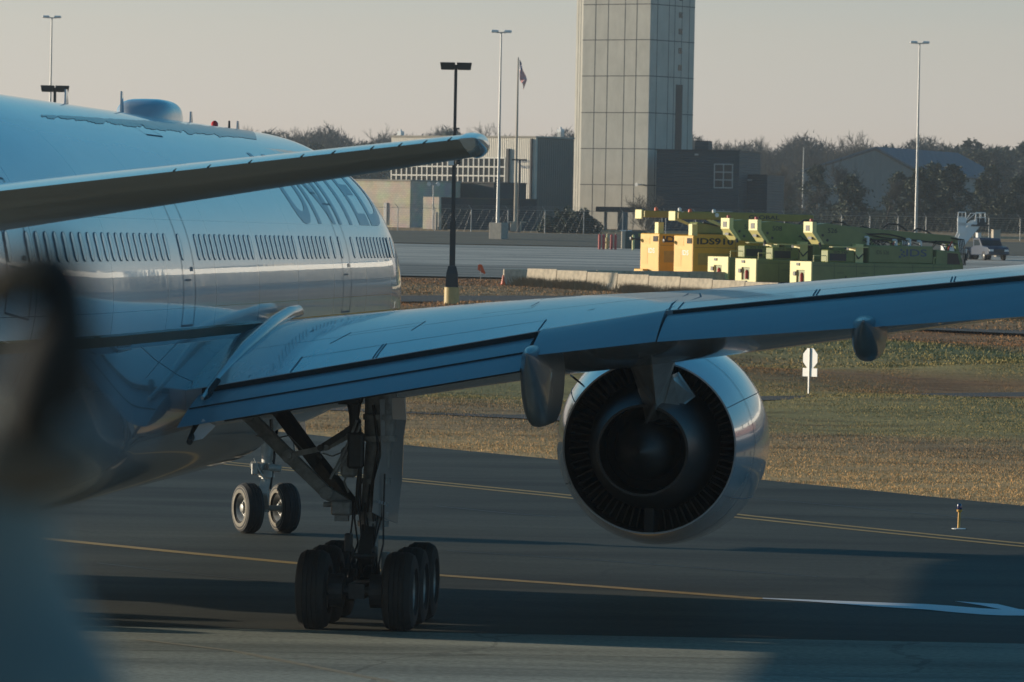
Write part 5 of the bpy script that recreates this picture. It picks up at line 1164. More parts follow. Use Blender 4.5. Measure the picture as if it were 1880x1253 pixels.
# ================================================================ DEICING TRUCKS
BX, BY = Vector((.88, .475, 0)), Vector((-.475, .88, 0)); TRZ = math.atan2(.475, .88)
def tyre(par, x, y, r=.5, w=.32):
    b = MB(); b.lathe([(-w / 2, r * .6), (-w / 2, r * .9), (-w / 2 * .8, r), (w / 2 * .8, r), (w / 2, r * .9), (w / 2, r * .6)], (x, y, r), (0, 1, 0), 24); o = b.build('wheel', M['rubber'], par, True)
    b = MB(); b.lathe([(-w / 2 * .9, 0), (-w / 2 * .9, r * .25), (-w / 2 * .6, r * .5), (-w / 2, r * .6)], (x, y, r), (0, 1, 0), 20); b.build('rim', M['rim'], o, True)
def louvres(b, x, y0, y1, z0, z1, n, mi=0):
    for k in range(n): z = z0 + (z1 - z0) * k / n; b.box((x - .02, y0, z), (x - .002, y1, z + (z1 - z0) / n * .5), mi)
def truck_tall(px, Y, num, label):
    p = ong(px, Y); t = empty('deicing_truck', p, TRZ, label, 'deicing truck', 'yellow and green deicing trucks'); y0 = -1.25; ym = M['yellow']
    zb = .62
    b = MB(); b.box((0, y0, zb), (7.6, 1.25, 3.12), ch=.05); body = b.build('tank_body', ym, t)
    b = MB(); b.box((-.012, y0 + .08, .78), (0, 1.17, 3.05)); louvres(b, -.012, -.05, .75, 2.45, 3.0, 10); louvres(b, -.012, .25, .95, 1.15, 2.25, 16); b.build('end_panel', ym, body)
    b = MB(); b.box((-.05, y0 + .18, 2.6), (-.013, y0 + .75, 2.95)); b.build('control_window', M['glass'], body)
    b = MB(); b.box((-.42, .1, .28), (0, 1.3, .80), ch=.03); b.build('rear_step', ym, t)
    b = MB(); b.tube((-.3, .85, .1), (-.3, .85, .3), .06); b.bar((-.35, .5, .22), (-.35, 1.1, .22), .05, .08); b.tube((-.5, 1.5, 2.75), (0, 1.25, 2.7), .05); b.lathe([(-.1, 0), (-.08, .12), (.08, .12), (.1, 0)], (-.55, 1.5, 2.75), (1, 0, 0), 10); b.build('hose_coupling', M['black'], t)
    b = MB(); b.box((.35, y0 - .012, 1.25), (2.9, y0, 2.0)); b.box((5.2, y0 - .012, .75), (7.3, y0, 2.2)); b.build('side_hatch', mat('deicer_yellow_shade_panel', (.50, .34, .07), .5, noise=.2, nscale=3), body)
    b = MB(); [b.box((x, y0 - .006, .7), (x + .02, y0 + .01, 3.05)) for x in (3.1, 4.9)]; b.box((.1, y0 - .006, 2.35), (7.4, y0 + .01, 2.37)); b.build('panel_seams', M['geardk'], body)
    text_on('fleet_number', 'IDS' + num, (.25, y0 - .013, 2.55), (1, 0, 0), (0, 0, 1), 2.7, .42, M['black'], body, .03)
    text_on('maker_logo', 'IDS', (-.014, .15, 1.85), (0, -1, 0), (0, 0, 1), .8, .32, M['wpaint'], body)
    b = MB(); b.box((.9, .5, 3.12), (1.3, .95, 3.85)); b.build('chimney', M['paley'], t); b = MB(); b.box((2.8, -.9, 3.12), (2.95, -.75, 3.4)); b.build('filler_cap', M['paley'], t)
    # boom with lights
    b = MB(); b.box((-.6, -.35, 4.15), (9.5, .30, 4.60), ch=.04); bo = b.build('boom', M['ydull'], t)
    b = MB(); b.box((-.72, -.1, 4.05), (-.6, .75, 4.65), ch=.02); b.build('end_plate', M['paley'], bo)
    b = MB(); b.lathe([(0, .13), (.18, .12), (.25, 0)], (.55, .2, 4.6), (0, 0, 1), 12); b.build('beacon', M['orange'], bo, True)
    b = MB(); b.lathe([(0, .12), (.18, .12), (.25, 0)], (2.2, .0, 4.6), (0, 0, 1), 12); b.tube((2.2, -.3, 4.45), (2.2, -.42, 4.45), .14); b.build('work_lamp', M['white'], bo, True)
    b = MB(); b.bar((1.6, -.2, 4.15), (4.2, -.2, 3.25), .12, .12); b.bar((1.9, -.3, 4.12), (4.4, -.3, 3.2), .05, .05); b.build('lift_strut', M['paley'], bo)
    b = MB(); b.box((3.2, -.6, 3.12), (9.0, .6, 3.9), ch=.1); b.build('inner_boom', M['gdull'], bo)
    b = MB(); b.path([(3.6, -.64, 3.9), (4.6, -.66, 3.7), (6, -.66, 3.75), (7.5, -.66, 3.6)], .04); b.build('hose', M['hose'], bo)
    text_on('boom_lettering', 'GLOBAL', (4.6, -.36, 4.24), (1, 0, 0), (0, 0, 1), 2.3, .26, M['black'], bo, .02)
    b = MB(); b.box((7.7, y0 + .1, .7), (9.6, 1.15, 3.0), ch=.15); cb = b.build('cab', ym, t); b = MB(); b.box((8.0, y0 + .085, 1.9), (9.2, y0 + .099, 2.7)); b.build('cab_window', M['glass'], cb)
    b = MB(); b.box((.4, -.9, .45), (9.0, .9, .61)); b.build('chassis', M['black'], t)
    for x in (1.6, 2.8, 8.3):
        for y in (-1.0, 1.0): tyre(t, x, y, .48)
    return t
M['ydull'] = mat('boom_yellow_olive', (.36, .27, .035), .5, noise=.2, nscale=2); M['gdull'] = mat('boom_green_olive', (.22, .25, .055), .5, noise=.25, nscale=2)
def truck_low(px, Y, num, label, full=True):
    p = ong(px, Y); p.z -= .1; t = empty('deicing_truck', p, TRZ, label, 'deicing truck', 'yellow and green deicing trucks'); y0 = -1.25; gm = M['green']
    b = MB(); b.box((.05, y0, .55), (10.3, 1.25, 1.95), ch=.04); body = b.build('lower_body', gm, t)
    # pale end cabinet with a recess
    b = MB(); b.box((-.05, y0, .55), (.05, y0 + .75, 1.98)); b.box((-.05, 1.25 - .75, .55), (.05, 1.25, 1.98)); b.box((-.05, y0 + .751, 1.45), (.05, 1.25 - .751, 1.98)); b.box((-.05, y0 + .751, .55), (.05, .499, .66)); en = b.build('end_cabinet', M['paley'], body)
    b = MB(); b.box((.051, y0 + .76, .67), (.06, .49, 1.44)); b.build('recess', M['black'], en)
    b = MB(); b.tube((-.01, -.05, .72), (-.01, -.05, 1.15), .10, .10, 12); b.tube((-.01, -.05, 1.15), (-.01, -.05, 1.3), .10, .03, 12); b.build('fire_extinguisher', M['red'], en, True)
    b = MB(); b.box((-.12, .52, 1.1), (-.05, .8, 1.35)); b.box((-.1, .1, 1.72), (-.05, .45, 1.88)); b.build('light_box', M['black'], en)
    b = MB(); [b.box((-.1, y, .42), (-.02, y + .12, .52)) for y in np.linspace(y0 + .1, 1.1, 6)]; b.box((-.02, y0, .40), (.2, 1.25, .54)); b.build('rear_bumper', M['steel'], t)
    b = MB(); b.box((4.6, y0 - .012, .6), (7.2, y0, 1.15)); b.build('wheel_well', M['black'], body)
    b = MB(); [b.box((x, y0 - .006, .6), (x + .02, y0 + .01, 1.9)) for x in (1.6, 3.2, 4.5, 7.3, 8.8)]; b.box((.1, y0 - .006, 1.72), (10.2, y0 + .01, 1.74)); b.build('panel_seams', M['geardk'], body)
    b = MB(); [b.box((x, y0 - .05, 1.3), (x + .5, y0 - .002, 1.32)) for x in (1.8, 3.5, 7.6)]; [b.box((x, y0 - .04, 1.0), (x + .08, y0 - .002, 1.12)) for x in (2.4, 4.0, 8.2, 9.4)]; b.build('handles', M['geardk'], body)
    b = MB(); [b.path([(x, y0 + .15, 1.96), (x, y0 + .15, 2.35), (x + .9, y0 + .15, 2.35), (x + .9, y0 + .15, 1.96)], .025) for x in (.2, 8.95)]; b.build('guard_rail', M['paley'], t)
    b = MB(); rr2 = random.Random(px + 3)
    for k in range(9): x = rr2.uniform(3.3, 9.5); b.path([(x, -.2, 2.9), (x + .1, -.6, 3.2 + rr2.uniform(0, .3)), (x + .5, -.8, 3.1), (x + .7, -.9, 2.7)], .03)
    b.build('hose_bundle', M['hose'], t)
    # upper tanks
    b = MB(); b.box((4.2, -1.1, 1.96), (8.9, 1.1, 3.05), ch=.06); tk = b.build('fluid_tank', gm, t)
    text_on('maker_logo', 'IDS', (6.9, -1.112, 2.4), (1, 0, 0), (0, 0, 1), 1.5, .45, M['dkblue'], tk, .01)
    text_on('fleet_number', 'IDS ' + num, (4.7, -1.112, 2.5), (1, 0, 0), (0, 0, 1), .95, .24, M['black'], tk, .0)
    b = MB()
    for k, (x, z) in enumerate(((6.45, 2.72), (6.62, 2.60), (6.5, 2.44), (6.68, 2.36), (6.36, 2.3))): b.add([(x, -1.113, z), (x + .18, -1.113, z + .02), (x + .14, -1.113, z + .12), (x + .03, -1.113, z + .14)], [(0, 1, 2, 3)])
    b.build('bird_emblem', M['dkblue'], tk)
    b = MB(); b.box((1.3, -1.0, 1.96), (3.2, -.15, 2.72), ch=.05); pb = b.build('pump_box', M['gdull'], t)
    b = MB(); b.box((1.4, -1.012, 2.05), (2.6, -1.0, 2.5)); b.build('meter_panel', M['black'], pb)
    text_on('fleet_number', 'IDS ' + num, (1.7, -1.013, 2.53), (1, 0, 0), (0, 0, 1), 1.0, .14, M['black'], pb)
    b = MB(); b.box((3.31, -.95, 1.96), (3.36, -.2, 3.1)); b.box((3.37, -.9, 1.96), (3.9, -.5, 3.1)); b.build('turret_post', M['paley'], t)
    b = MB(); b.tube((3.7, 0, 1.96), (3.7, 0, 3.1), .42, .38, 18); b.path([(3.5, -.7, 2.9), (3.3, -.9, 2.5), (3.5, -1.0, 2.2), (3.9, -.9, 2.5)], .04); b.tube((1.0, -.6, 2.9), (.9, -.6, 3.15), .08); b.build('turret', M['geardk'], t)
    b = MB()
    for x, h_ in ((4.35, .5), (6.4, .35), (7.4, .42), (8.2, .3)): b.tube((x, -.7, 3.05), (x, -.7, 3.05 + h_), .09); b.tube((x, -.7, 3.05 + h_), (x - .25, -.7, 3.05 + h_), .06)
    b.build('standpipe', M['white'], t)
    b = MB(); b.box((1.6, -1.02, 2.88), (6.0, -.6, 2.95)); b.build('deck_rail', M['paley'], t)
    # boom knuckle and beam
    K = [(.55, 4.25), (.62, 3.75), (1.2, 3.05), (3.2, 2.92), (4.3, 3.15), (4.8, 3.55), (3.2, 4.15), (1.5, 4.35)]
    b = MB(); b.poly([(x, -.55, z) for x, z in K], .9, (0, 1, 0)); kn = b.build('boom_knuckle', M['gdull'] if not full else gm, t, bevel=.03)
    b = MB(); b.poly([(.36, -.62, 4.42), (.36, -.62, 3.75), (.95, -.62, 3.05), (1.25, -.62, 3.02), (.66, -.62, 3.8), (.66, -.62, 4.42)], 1.04, (0, 1, 0)); cp = b.build('yellow_nose_plate', M['paley'], kn)
    b = MB(); b.box((.34, -.3, 3.86), (.359, .15, 4.2)); b.build('nose_slot', M['black'], cp); b = MB(); b.box((.5, -.3, 3.35), (.64, .15, 3.5)); b.build('nose_slot', M['black'], cp)
    b = MB(); b.lathe([(0, .12), (.16, .11), (.2, 0)], (.55, -.2, 4.42), (0, 0, 1), 10); b.build('beacon', M['red'], cp, True)
    text_on('boom_number', num, (1.5, -.565, 3.75), (1, 0, 0), (0, 0, 1), .7, .3, M['black'], kn, .01)
    b = MB(); [b.tube((x, -.57, z), (x, -.5, z), .09, n=10) for x, z in ((1.15, 3.6), (1.5, 3.3))]; b.build('pivot_bolts', M['black'], kn)
    b = MB(); b.poly([(1.6, -.35, 4.32), (1.6, -.35, 3.9), (4.5, -.35, 3.55), (10.6, -.35, 3.2), (11.2, -.35, 3.3), (11.2, -.35, 3.6), (10.6, -.35, 3.75), (4.5, -.35, 4.1)], .6, (0, 1, 0)); bo = b.build('boom', gm if full else M['gdull'], t, bevel=.02)
    rr_ = random.Random(px); b = MB(); pts = [(1.8 + k * .62, -.40, (4.2 - k * .058) - .16 + .10 * math.sin(k * .9 + px)) for k in range(16)]; b.path(pts, .045); pts = [(3 + k * .55, -.42, (3.95 - k * .05) - .12 + .06 * math.sin(k * .7 + 1)) for k in range(15)]; b.path(pts, .035); b.build('hose', M['hose'], bo)
    b = MB(); b.path([(5.9, .1, 4.1), (6.3, .1, 4.4), (7.1, .1, 4.35), (7.7, .1, 4.0)], .05); b.build('looped_hose', M['hose'], bo); b = MB(); b.path([(8.1, .1, 3.85), (8.4, .1, 4.15), (9.1, .1, 4.0), (9.6, .1, 3.75)], .05); b.build('looped_hose', M['hose'], bo)
    # end mast with dangling hoses
    b = MB(); b.bar((11.0, -.3, 3.5), (11.35, -.3, 1.8), .22, .22); b.bar((10.7, .2, 3.4), (10.95, .2, 1.9), .16, .16); b.build('nozzle_mast', gm, bo)
    b = MB(); [b.path([(10.6, -.45, 3.6), (11.2 + k * .12, -.45, 3.5), (11.3 + k * .12, -.45, 2.8), (11.4 + k * .1, -.45, 1.9)], .035) for k in range(4)]; b.build('dangling_hose', M['hose'], bo)
    b = MB(); b.bar((9.6, -.9, 1.96), (10.4, -.9, 3.4), .07, .07); b.build('boom_prop', M['red'], t)
    # cab
    b = MB(); b.loft([[(x, y, z) for x, z in ((9.0, .9), (11.2, .9), (11.1, 1.9), (10.85, 2.75), (9.1, 2.85))] for y in (-1.15, 1.15)]); cb = b.build('cab', gm, t, bevel=.05)
    b = MB(); b.poly([(9.9, -1.165, 1.95), (10.85, -1.165, 1.95), (10.65, -1.165, 2.62), (9.9, -1.165, 2.66)], .01, (0, 1, 0)); b.build('cab_window', M['glass'], cb)
    b = MB(); b.path([(11.0, -1.3, 1.9), (11.2, -1.4, 2.6), (11.3, -1.35, 3.0)], .03); b.box((11.1, -1.45, 2.2), (11.2, -1.25, 2.6)); b.build('mirror', M['black'], cb)
    b = MB(); b.lathe([(0, .1), (.15, .1), (.2, 0)], (9.5, -.9, 1.98), (0, 0, 1), 10); b.build('beacon', M['orange'], t, True)
    b = MB(); b.box((.6, -.8, .38), (10.6, .8, .55)); b.build('chassis', M['black'], t)
    for x in (5.2, 6.4, 10.0):
        for y in (-1.05, 1.05): tyre(t, x, y, .47)
    return t
truck_tall(1193, 352, '922', 'tall yellow deicing truck at the left end of the parked row')
truck_tall(1255, 346, '910', 'tall yellow deicing truck marked 910, second from the left')
truck_low(1320, 342, '519', 'first low bodied deicing truck, its pale end partly before the yellow one', False)
truck_low(1371, 337, '508', 'low green deicing truck with a red fire extinguisher in the middle of the row', False)
truck_low(1472, 333, '526', 'nearest green deicing truck at the right end, blue lettering on its tank')
# white board and gear behind the trucks
p = ong(1640, 362); wb = empty('notice_board', p, math.radians(-4), 'white board with faint lettering standing behind the green truck boom', 'sign'); b = MB(); b.box((0, 0, 2.55), (1.15, .05, 3.15)); bo = b.build('board', M['white'], wb); text_on('lettering', 'safety', (.2, -.006, 2.78), (1, 0, 0), (0, 0, 1), .75, .2, M['red'], bo)
b = MB(); b.tube((.2, .05, 0), (.2, .05, 2.6), .04); b.tube((.95, .05, 0), (.95, .05, 2.6), .04); b.build('leg', M['steel'], wb)
# ================================================================ AIRSTAIRS, PICKUP, YARD THINGS
p = ong(1752, 455); st = empty('passenger_stairs', p, math.radians(6), 'white mobile passenger stairs with open handrails parked beyond the trucks', 'airstairs')
S_ = 455 / F; zt = 3.1
b = MB(); b.poly([(-.1, 0, .9), (.3, 0, .5), (2.2, 0, 2.9), (2.2, 0, 3.5), (1.6, 0, 3.3), (.5, 0, 2.3)], .08, (0, 1, 0)); b.poly([(-.1, 1.5, .9), (.3, 1.5, .5), (2.2, 1.5, 2.9), (2.2, 1.5, 3.5), (1.6, 1.5, 3.3), (.5, 1.5, 2.3)], .08, (0, 1, 0)); b.build('stair_side', M['white'], st)
b = MB(); [b.box((-.05 + k * .2, .09, .6 + k * .22), (.25 + k * .2, 1.49, .64 + k * .22)) for k in range(11)]; b.build('steps', M['steel'], st)
b = MB(); b.box((.25, -.1, 2.2), (.95, .0, 3.55)); b.box((.3, -.1, 2.9), (1.9, -.02, 3.1)); b.build('side_screen', M['white'], st)
b = MB()
for x0_, x1_ in ((.25, .95), (1.75, 2.6)):
    b.path([(x0_, -.05, 3.2), (x0_ + .04, -.05, 4.0), (x1_ - .04, -.05, 4.0), (x1_, -.05, 3.2)], .04); b.path([(x0_ + .02, -.05, 3.6), (x1_ - .02, -.05, 3.6)], .025); b.path([(x0_ + .35, -.05, 3.2), (x0_ + .35, -.05, 4.0)], .02)
b.path([(1.0, -.05, 3.3), (1.75, -.05, 3.95)], .03); b.path([(1.2, 1.4, 3.3), (1.6, 1.4, 3.95), (2.5, 1.4, 3.95), (2.5, 1.4, 3.1)], .03); b.build('handrail', M['white'], st)
b = MB(); b.box((1.4, -.1, 2.85), (2.9, 1.6, 3.0)); b.box((1.9, -.04, 3.0), (2.55, .0, 3.5)); b.build('platform', M['geardk'], st)
b = MB(); b.box((-.6, 0, .55), (2.3, 1.55, .95), ch=.05); b.box((-.9, .1, .5), (-.2, 1.4, 1.7), ch=.12); b.build('carrier', M['white'], st); b = MB(); b.bar((1.9, .8, .9), (1.7, .8, 2.8), .12, .12); b.build('jack', M['steel'], st)
for x in (-.3, 1.8): 
    for y in (.05, 1.5): tyre(st, x, y, .32, .22)
# pickup
p = ong(1790, 456); pk = empty('pickup_truck', p, math.radians(-72), 'dark blue pickup truck facing the camera beside the passenger stairs', 'pickup truck'); M['carblue'] = mat('dark_blue_car_paint', (.02, .04, .08), .4, coat=.2, noise=.15, nscale=3)
b = MB(); sec = [(0, .55), (.05, 1.05), (1.75, 1.12), (1.9, 1.82), (2.2, 1.88), (3.1, 1.86), (3.7, 1.2), (4.9, 1.12), (5.1, .95), (5.15, .5), (4.6, .42), (.4, .42)]
b.loft([[(x, y, z) for x, z in sec] for y in (-.95, .95)]); bd = b.build('body', M['carblue'], pk, bevel=.06)
b = MB(); b.poly([(2.05, -.965, 1.2), (2.12, -.965, 1.7), (3.0, -.965, 1.72), (3.4, -.965, 1.25)], .01, (0, 1, 0)); b.build('side_window', M['glass'], bd); b = MB(); b.box((-.005, -.85, .9), (.03, -.65, 1.05)); b.build('tail_light', M['red'], bd); b = MB(); b.poly([(3.12, -.82, 1.80), (3.12, .82, 1.80), (3.66, .88, 1.24), (3.66, -.88, 1.24)], .02, (.7, 0, .7)); b.build('windscreen', M['glass'], bd)
for y_ in (-.88, .5): b = MB(); b.box((5.1, y_, .75), (5.18, y_ + .38, .92)); b.build('headlight', M['white'], bd)
b = MB(); b.box((5.1, -.46, .6), (5.17, .46, .92)); b.build('grille', M['black'], bd)
for x in (.95, 4.1):
    for y in (-.85, .85): tyre(pk, x, y, .38, .25)
# utility cabinet and bollards left of the trucks
p = ong(1141, 476); cbx = empty('utility_cabinet', p, 0, 'dark green utility cabinet with a pale end beside the red bollards', 'cabinet'); s_ = 476 / F
b = MB(); b.box((.35, 0, 0), (2.15, 1.5, 1.62), ch=.04); M['cabgreen'] = mat('dark_green_cabinet', (.025, .06, .055), .5, noise=.2, nscale=4); b.build('body', M['cabgreen'], cbx)
b = MB(); b.box((0, .05, 0), (.33, 1.4, 1.6), ch=.03); b.build('end_panel', M['cmu'], cbx); b = MB(); b.box((1.45, -.012, 1.15), (1.85, 0, 1.45)); b.build('label_plate', M['gdull'], cbx); b = MB(); b.box((-.15, 0, 1.6), (.4, .3, 1.68)); b.box((.55, .1, 1.62), (.9, .4, 1.7)); b.build('bracket', M['white'], cbx)
bl = None
bcol = [(1100.5, 'rpost', 'leftmost red bollard beside the dark cabinet'), (1108, 'rpost', 'red bollard next to the yellow hydrant, on its left'), (1122.5, 'rpost', 'red bollard just right of the yellow hydrant'), (1130, 'rpost', 'red bollard closest to the green cabinet'), (1162.5, 'ypost', 'yellow bollard in front of the dark green cabinet')]
for px, mm, lab in bcol:
    q = ong(px, 470); r = empty('bollard', q, 0, lab, 'bollard', 'bollards around the hydrant and cabinet'); b = MB(); b.tube((0, 0, 0), (0, 0, 1.30), .11, .11, 14); b.tube((0, 0, 1.30), (0, 0, 1.38), .11, .05, 14); b.build('post', M[mm] if mm == 'rpost' else M['paley'], r, True)
q = ong(1114.5, 472); r = empty('fire_hydrant', q, 0, 'yellow fire hydrant standing between the red bollards', 'hydrant'); b = MB(); b.tube((0, 0, 0), (0, 0, .9), .15, .14, 12); b.lathe([(0, .17), (.12, .15), (.25, 0)], (0, 0, .9), (0, 0, 1), 12); b.tube((-.25, 0, .65), (.25, 0, .65), .08); b.tube((0, -.25, .6), (0, 0, .6), .09); b.build('body', M['ypost'], r, True); b = MB(); b.tube((0, .2, 0), (0, .2, 1.4), .06); b.build('marker_post', M['paley'], r)
# orange marker flag
q = ong(884, 345); r = empty('marker_flag', q, 0, 'small bright orange marker flag leaning at the edge of the service road', 'marker flag'); b = MB(); b.tube((0, 0, 0), (-.05, 0, 1.05), .012); b.build('stake', M['steel'], r)
b = MB(); b.poly([(-.20, 0, .98), (-.1, -.05, 1.05), (.05, -.1, 1.02), (.30, 0, .48), (.22, .05, .42), (-.02, .05, .55), (-.22, 0, .7)], .03, (0, 1, 0)); b.build('flag_cloth', M['orange'], r)
q = ong(925, 336); r = empty('traffic_cone', q, 0, 'small orange cone at the left end of the shaded barrier', 'cone'); b = MB(); b.lathe([(0, .19), (.04, .19), (.05, .13), (.6, .035), (.61, 0)], (0, -.25, 0), (0, 0, 1), 14); b.build('cone_body', M['orange'], r, True)
# concrete stub post seen below the wing
q = ong(1478, 272); q.z -= .05; r = empty('concrete_post', q, 0, 'thick concrete stump showing just below the outer wing', 'post'); b = MB(); b.lathe([(0, .42), (1.5, .41), (1.52, .3), (1.53, 0)], (0, 0, 0), (0, 0, 1), 18); b.build('stump', M['conc'], r, True)
# back of the stop sign
q = at(1486, 722, 207); q.z = H(207) - .05; r = empty('stop_sign', q, 0, 'white back of an octagonal sign with a small plate on a post in the grass', 'sign'); sc_ = 207 / F
r.rotation_euler = (0, 0, -math.radians(47))
b = MB(); zz = at(1489, 658, 207).z - q.z; Rr = .41; b.poly([(.02 + Rr * math.cos(math.radians(22.5 + 45 * k)), 0, zz + Rr * math.sin(math.radians(22.5 + 45 * k))) for k in range(8)], .012, (0, -1, 0)); M['signback'] = mat('bare_aluminium_sign', (.86, .84, .80), .5, noise=.05, nscale=6); b.build('octagon_plate', M['signback'], r)
b = MB(); z2 = at(1487, 684, 207).z - q.z; b.box((-.36, -.02, z2 - .16), (.40, 0, z2 + .16)); b.build('lower_plate', M['signback'], r)
b = MB(); b.box((-.03, -.07, 0), (.03, -.021, zz + .38)); b.build('sign_post', M['steel'], r)
# taxiway edge light
q = gnd(1760, 972); r = empty('taxiway_light', q, 0, 'blue topped taxiway edge light on a yellow stem by the double line', 'taxiway light'); hh_ = .53
b = MB(); b.lathe([(0, .16), (.012, .16), (.02, .03)], (0, 0, 0.006), (0, 0, 1), 20); b.build('base_plate', M['white'], r); b = MB(); b.tube((0, 0, .02), (.01, 0, .40), .030, .030, 12); b.lathe([(0, .03), (.02, .06), (.06, .065), (.07, .04)], (.01, 0, .38), (0, 0, 1), 14); M['amber'] = mat('amber_stem', (.75, .40, .07), .5, noise=.15, nscale=9); b.build('stem', M['amber'], r, True)
b = MB(); b.lathe([(0, .055), (.06, .06), (.11, .05), (.14, .0)], (.01, 0, .45), (0, 0, 1), 14); b.build('lens', mat('blue_lens', (.02, .03, .12), .15, coat=.6, noise=.1, nscale=9), r, True)
# small boxes along the right hand fence
for i, (px, Y, w_, h_, mm, lab) in enumerate(((1828, 520, .75, 1.3, 'cmu', 'pale cabinet by the fence, right of the passenger stairs'), (1836, 470, .9, 1.0, 'conc', 'grey concrete block on the road edge at far right'), (1796, 530, .35, .9, 'white', 'small white box hung on the fence right of the stairs'), (1690, 548, .5, .5, 'red', 'small red box behind the fence beside the tall pole'), (1703, 549, .9, .5, 'steel', 'low grey crate behind the fence right of the tall pole'), (1583, 549, .9, .4, 'steel', 'low grey case behind the fence above the green boom'))):
    q = ong(px, Y); r = empty('cabinet', q, .3, lab, 'box'); b = MB(); b.box((-w_ / 2, -.3, .02), (w_ / 2, .3, h_), ch=.04); b.build('body', M[mm], r); b = MB(); b.box((-w_ / 2 - .02, -.33, h_ + .002), (w_ / 2 + .02, .33, h_ + .05)); b.build('lid', M[mm], r)
# dry weeds along the barriers and field edges
def tufts(name, pts, n, hgt, label, seed):
    g = np.random.default_rng(seed); pts = np.array(pts); i = g.integers(0, len(pts) - 1, n); t = g.uniform(0, 1, n)[:, None]; p = pts[i] * (1 - t) + pts[i + 1] * t; p = p + g.normal(0, .45, p.shape) + np.array([-.45, -.5]); x, y = p[:, 0], p[:, 1]
    keep = np.sin(x * 1.9) + np.sin(y * 1.3 + x) + g.normal(0, .8, n) > -.3; x, y = x[keep], y[keep]; n = len(x); z = Hv(y) + und(x, y) - .03; h = hgt * g.uniform(.3, 1.5, n); w = .02 * g.uniform(.5, 1.5, n)
    v = np.stack([np.stack([x - w, y, z], -1), np.stack([x + w, y, z], -1), np.stack([x + g.normal(0, .4, n) * h, y + g.normal(0, .3, n) * h, z + h], -1)], 1).reshape(-1, 3)
    return tag(npmesh(name, v, np.arange(3 * n).reshape(-1, 3), M['weed']), label, 'weeds', kind='stuff')
M['weed'] = mat('dry_weed', (.36, .25, .13), .9, noise=.5, nscale=1.5)
js = at(970, 500, 336); tufts('dry_weeds', [(js.x + JD.x * 3.05 * k, js.y + JD.y * 3.05 * k) for k in range(19)], 42000, .45, 'dry weeds growing along the jersey barriers', 4)
# ================================================================ OFF-FRAME TERMINAL (mirrored in the fuselage skin)
def world_dir(az, dist): return Vector((math.sin(math.radians(az)) * dist, math.cos(math.radians(az)) * dist, 0))
p0, p1 = world_dir(7.6, 830), world_dir(34, 290)
strip('ramp', [(24, 125), (40, 215), (58, 330), (80, 520), (110, 640)], [(320, 60), (340, 150), (360, 260), (380, 400), (400, 520)], M['asph'], .07, 30, label='dark ramp pavement beyond the right edge of the picture', cat='pavement')
TM = empty('terminal_building', (p0.x, p0.y, H(p0.y) - .5), math.atan2(p1.y - p0.y, p1.x - p0.x), 'long low terminal outside the right edge, its pale wall mirrored along the fuselage', 'terminal'); L_ = (p1 - p0).length
M['wallw'] = mat('pale_terminal_wall', (.88, .86, .82), .6, noise=.2, nscale=.2); M['wallr'] = mat('red_brown_terminal_wall', (.25, .10, .08), .7, noise=.3, nscale=.3)
b = MB(); b.box((0, 0, 12), (L_, 30, 17)); b.build('upper_wall', M['wallw'], TM); b = MB(); b.box((0, .5, 0), (L_ * .62, 29, 11.98)); b.build('lower_wall', M['darkwall'], TM); b = MB(); b.box((L_ * .62 + .01, .5, 3), (L_, 29, 11.98)); b.build('brick_wall', M['wallr'], TM)
b = MB(); [b.box((x, -.4, 0), (x + 1.2, .49, 11.9)) for x in np.arange(4, L_ - 4, 11.)]; b.build('column', M['conc'], TM)
rq = random.Random(5)
for k in range(14):
    x = L_ * (k + .2) / 14; b = MB(); b.box((x, 2, 17.01), (x + rq.uniform(5, 12), 14, 17 + rq.uniform(.8, 3)), ch=.1); b.build('roof_plant', M['wallw'] if k % 2 else M['conc'], TM)
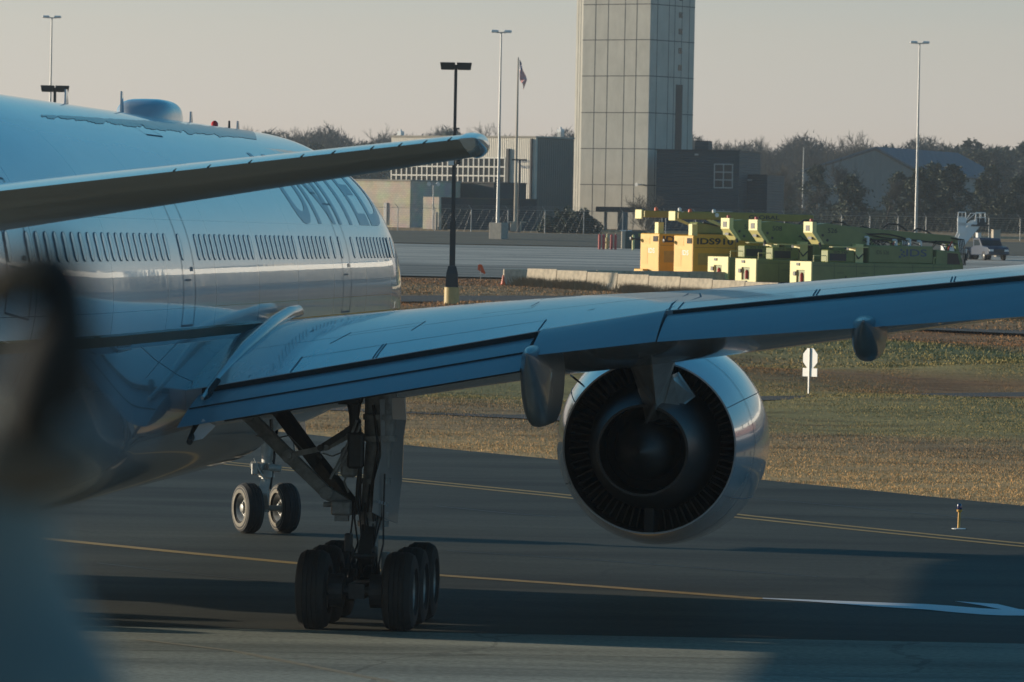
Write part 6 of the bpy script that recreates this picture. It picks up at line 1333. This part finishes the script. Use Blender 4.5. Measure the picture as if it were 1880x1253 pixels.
# ================================================================ OUT OF FOCUS FOREGROUND (three metres from the lens)
FG = empty('foreground_post', (0, 0, 0), 0, 'blurred grey blue post with a dark hooked head close to the lens at left', 'post')
M['fgdark'] = mat('dark_padding', (.016, .018, .018), .85, noise=.3, nscale=20); M['fgtan'] = mat('brown_padding', (.13, .11, .08), .8, noise=.3, nscale=20); M['fgblue'] = mat('grey_blue_moulding', (.16, .19, .175), .55, noise=.4, nscale=9); M['fgtaupe'] = mat('taupe_moulding', (.13, .115, .09), .7, noise=.3, nscale=9)
YF = 3.0; k_ = YF / F
def blob(name, pts, m, th=.6):
    """pts: (px, py, radius px) skinned chain at the post's distance"""
    me = bpy.data.meshes.new(name); V = [at(x, y, YF + (d[0] if d else 0)) for x, y, r, *d in pts]; me.from_pydata([tuple(v) for v in V], [(i, i + 1) for i in range(len(V) - 1)], [])
    o = bpy.data.objects.new(name, me); COL.objects.link(o); me.materials.append(m); o.parent = FG
    sk = o.modifiers.new('s', 'SKIN'); ly = me.skin_vertices[0].data if me.skin_vertices else None
    if ly is None:
        bpy.context.view_layer.objects.active = o; bm = bmesh.new(); bm.from_mesh(me); bm.verts.layers.skin.verify(); bm.to_mesh(me); bm.free(); ly = me.skin_vertices[0].data
    for i, q in enumerate(pts): ly[i].radius = (q[2] * k_ * 1.55, q[2] * k_ * 1.55 * th); ly[i].use_root = (i == 0)
    sb = o.modifiers.new('u', 'SUBSURF'); sb.levels = 2; sb.render_levels = 2; me.polygons.foreach_set('use_smooth', [True] * len(me.polygons)); sk.use_smooth_shade = True; return o
blob('hooked_head', [(-60, 560, 60), (10, 520, 66), (64, 492, 64), (108, 480, 60), (124, 530, 66), (110, 610, 76), (80, 690, 82), (50, 770, 74), (30, 820, 50)], M['fgdark'])
blob('hook_arm', [(116, 480, 42), (136, 550, 46), (144, 630, 44), (144, 700, 34), (142, 760, 20)], M['fgdark'])
blob('brown_pad', [(-40, 520, 26, -.05), (20, 505, 28, -.05), (60, 482, 22, -.05), (80, 468, 15, -.05)], M['fgtan'])
blob('cap', [(-22, 752, 30, -.05), (-2, 752, 24, -.05)], mat('pale_cap', (.60, .56, .46), .6, noise=.1, nscale=20))
blob('neck', [(-80, 870, 110, .05), (30, 855, 100, .05), (110, 848, 84, .05), (190, 850, 44, .05)], M['fgtaupe'])
blob('post', [(-60, 850, 170, .08), (-46, 950, 180, .08), (-40, 1050, 196, .08), (-28, 1150, 226, .08), (-10, 1260, 286, .08), (0, 1400, 350, .08)], M['fgblue'])
# ================================================================ AIR
hzm = bpy.data.materials.new('haze_air'); hzm.use_nodes = True; n = hzm.node_tree; n.nodes.remove(n.nodes['Principled BSDF']); pv = n.nodes.new('ShaderNodeVolumePrincipled'); pv.inputs['Color'].default_value = (.80, .90, 1, 1); pv.inputs['Density'].default_value = .00014; pv.inputs['Anisotropy'].default_value = .3
n.links.new(pv.outputs[0], n.nodes['Material Output'].inputs['Volume'])
if 1:
    b = MB(); b.box((-1200, -80, -3), (1200, 1800, 75)); hb = b.build('haze', hzm); tag(hb, 'thin winter haze in the air over the airfield', 'haze', kind='stuff')
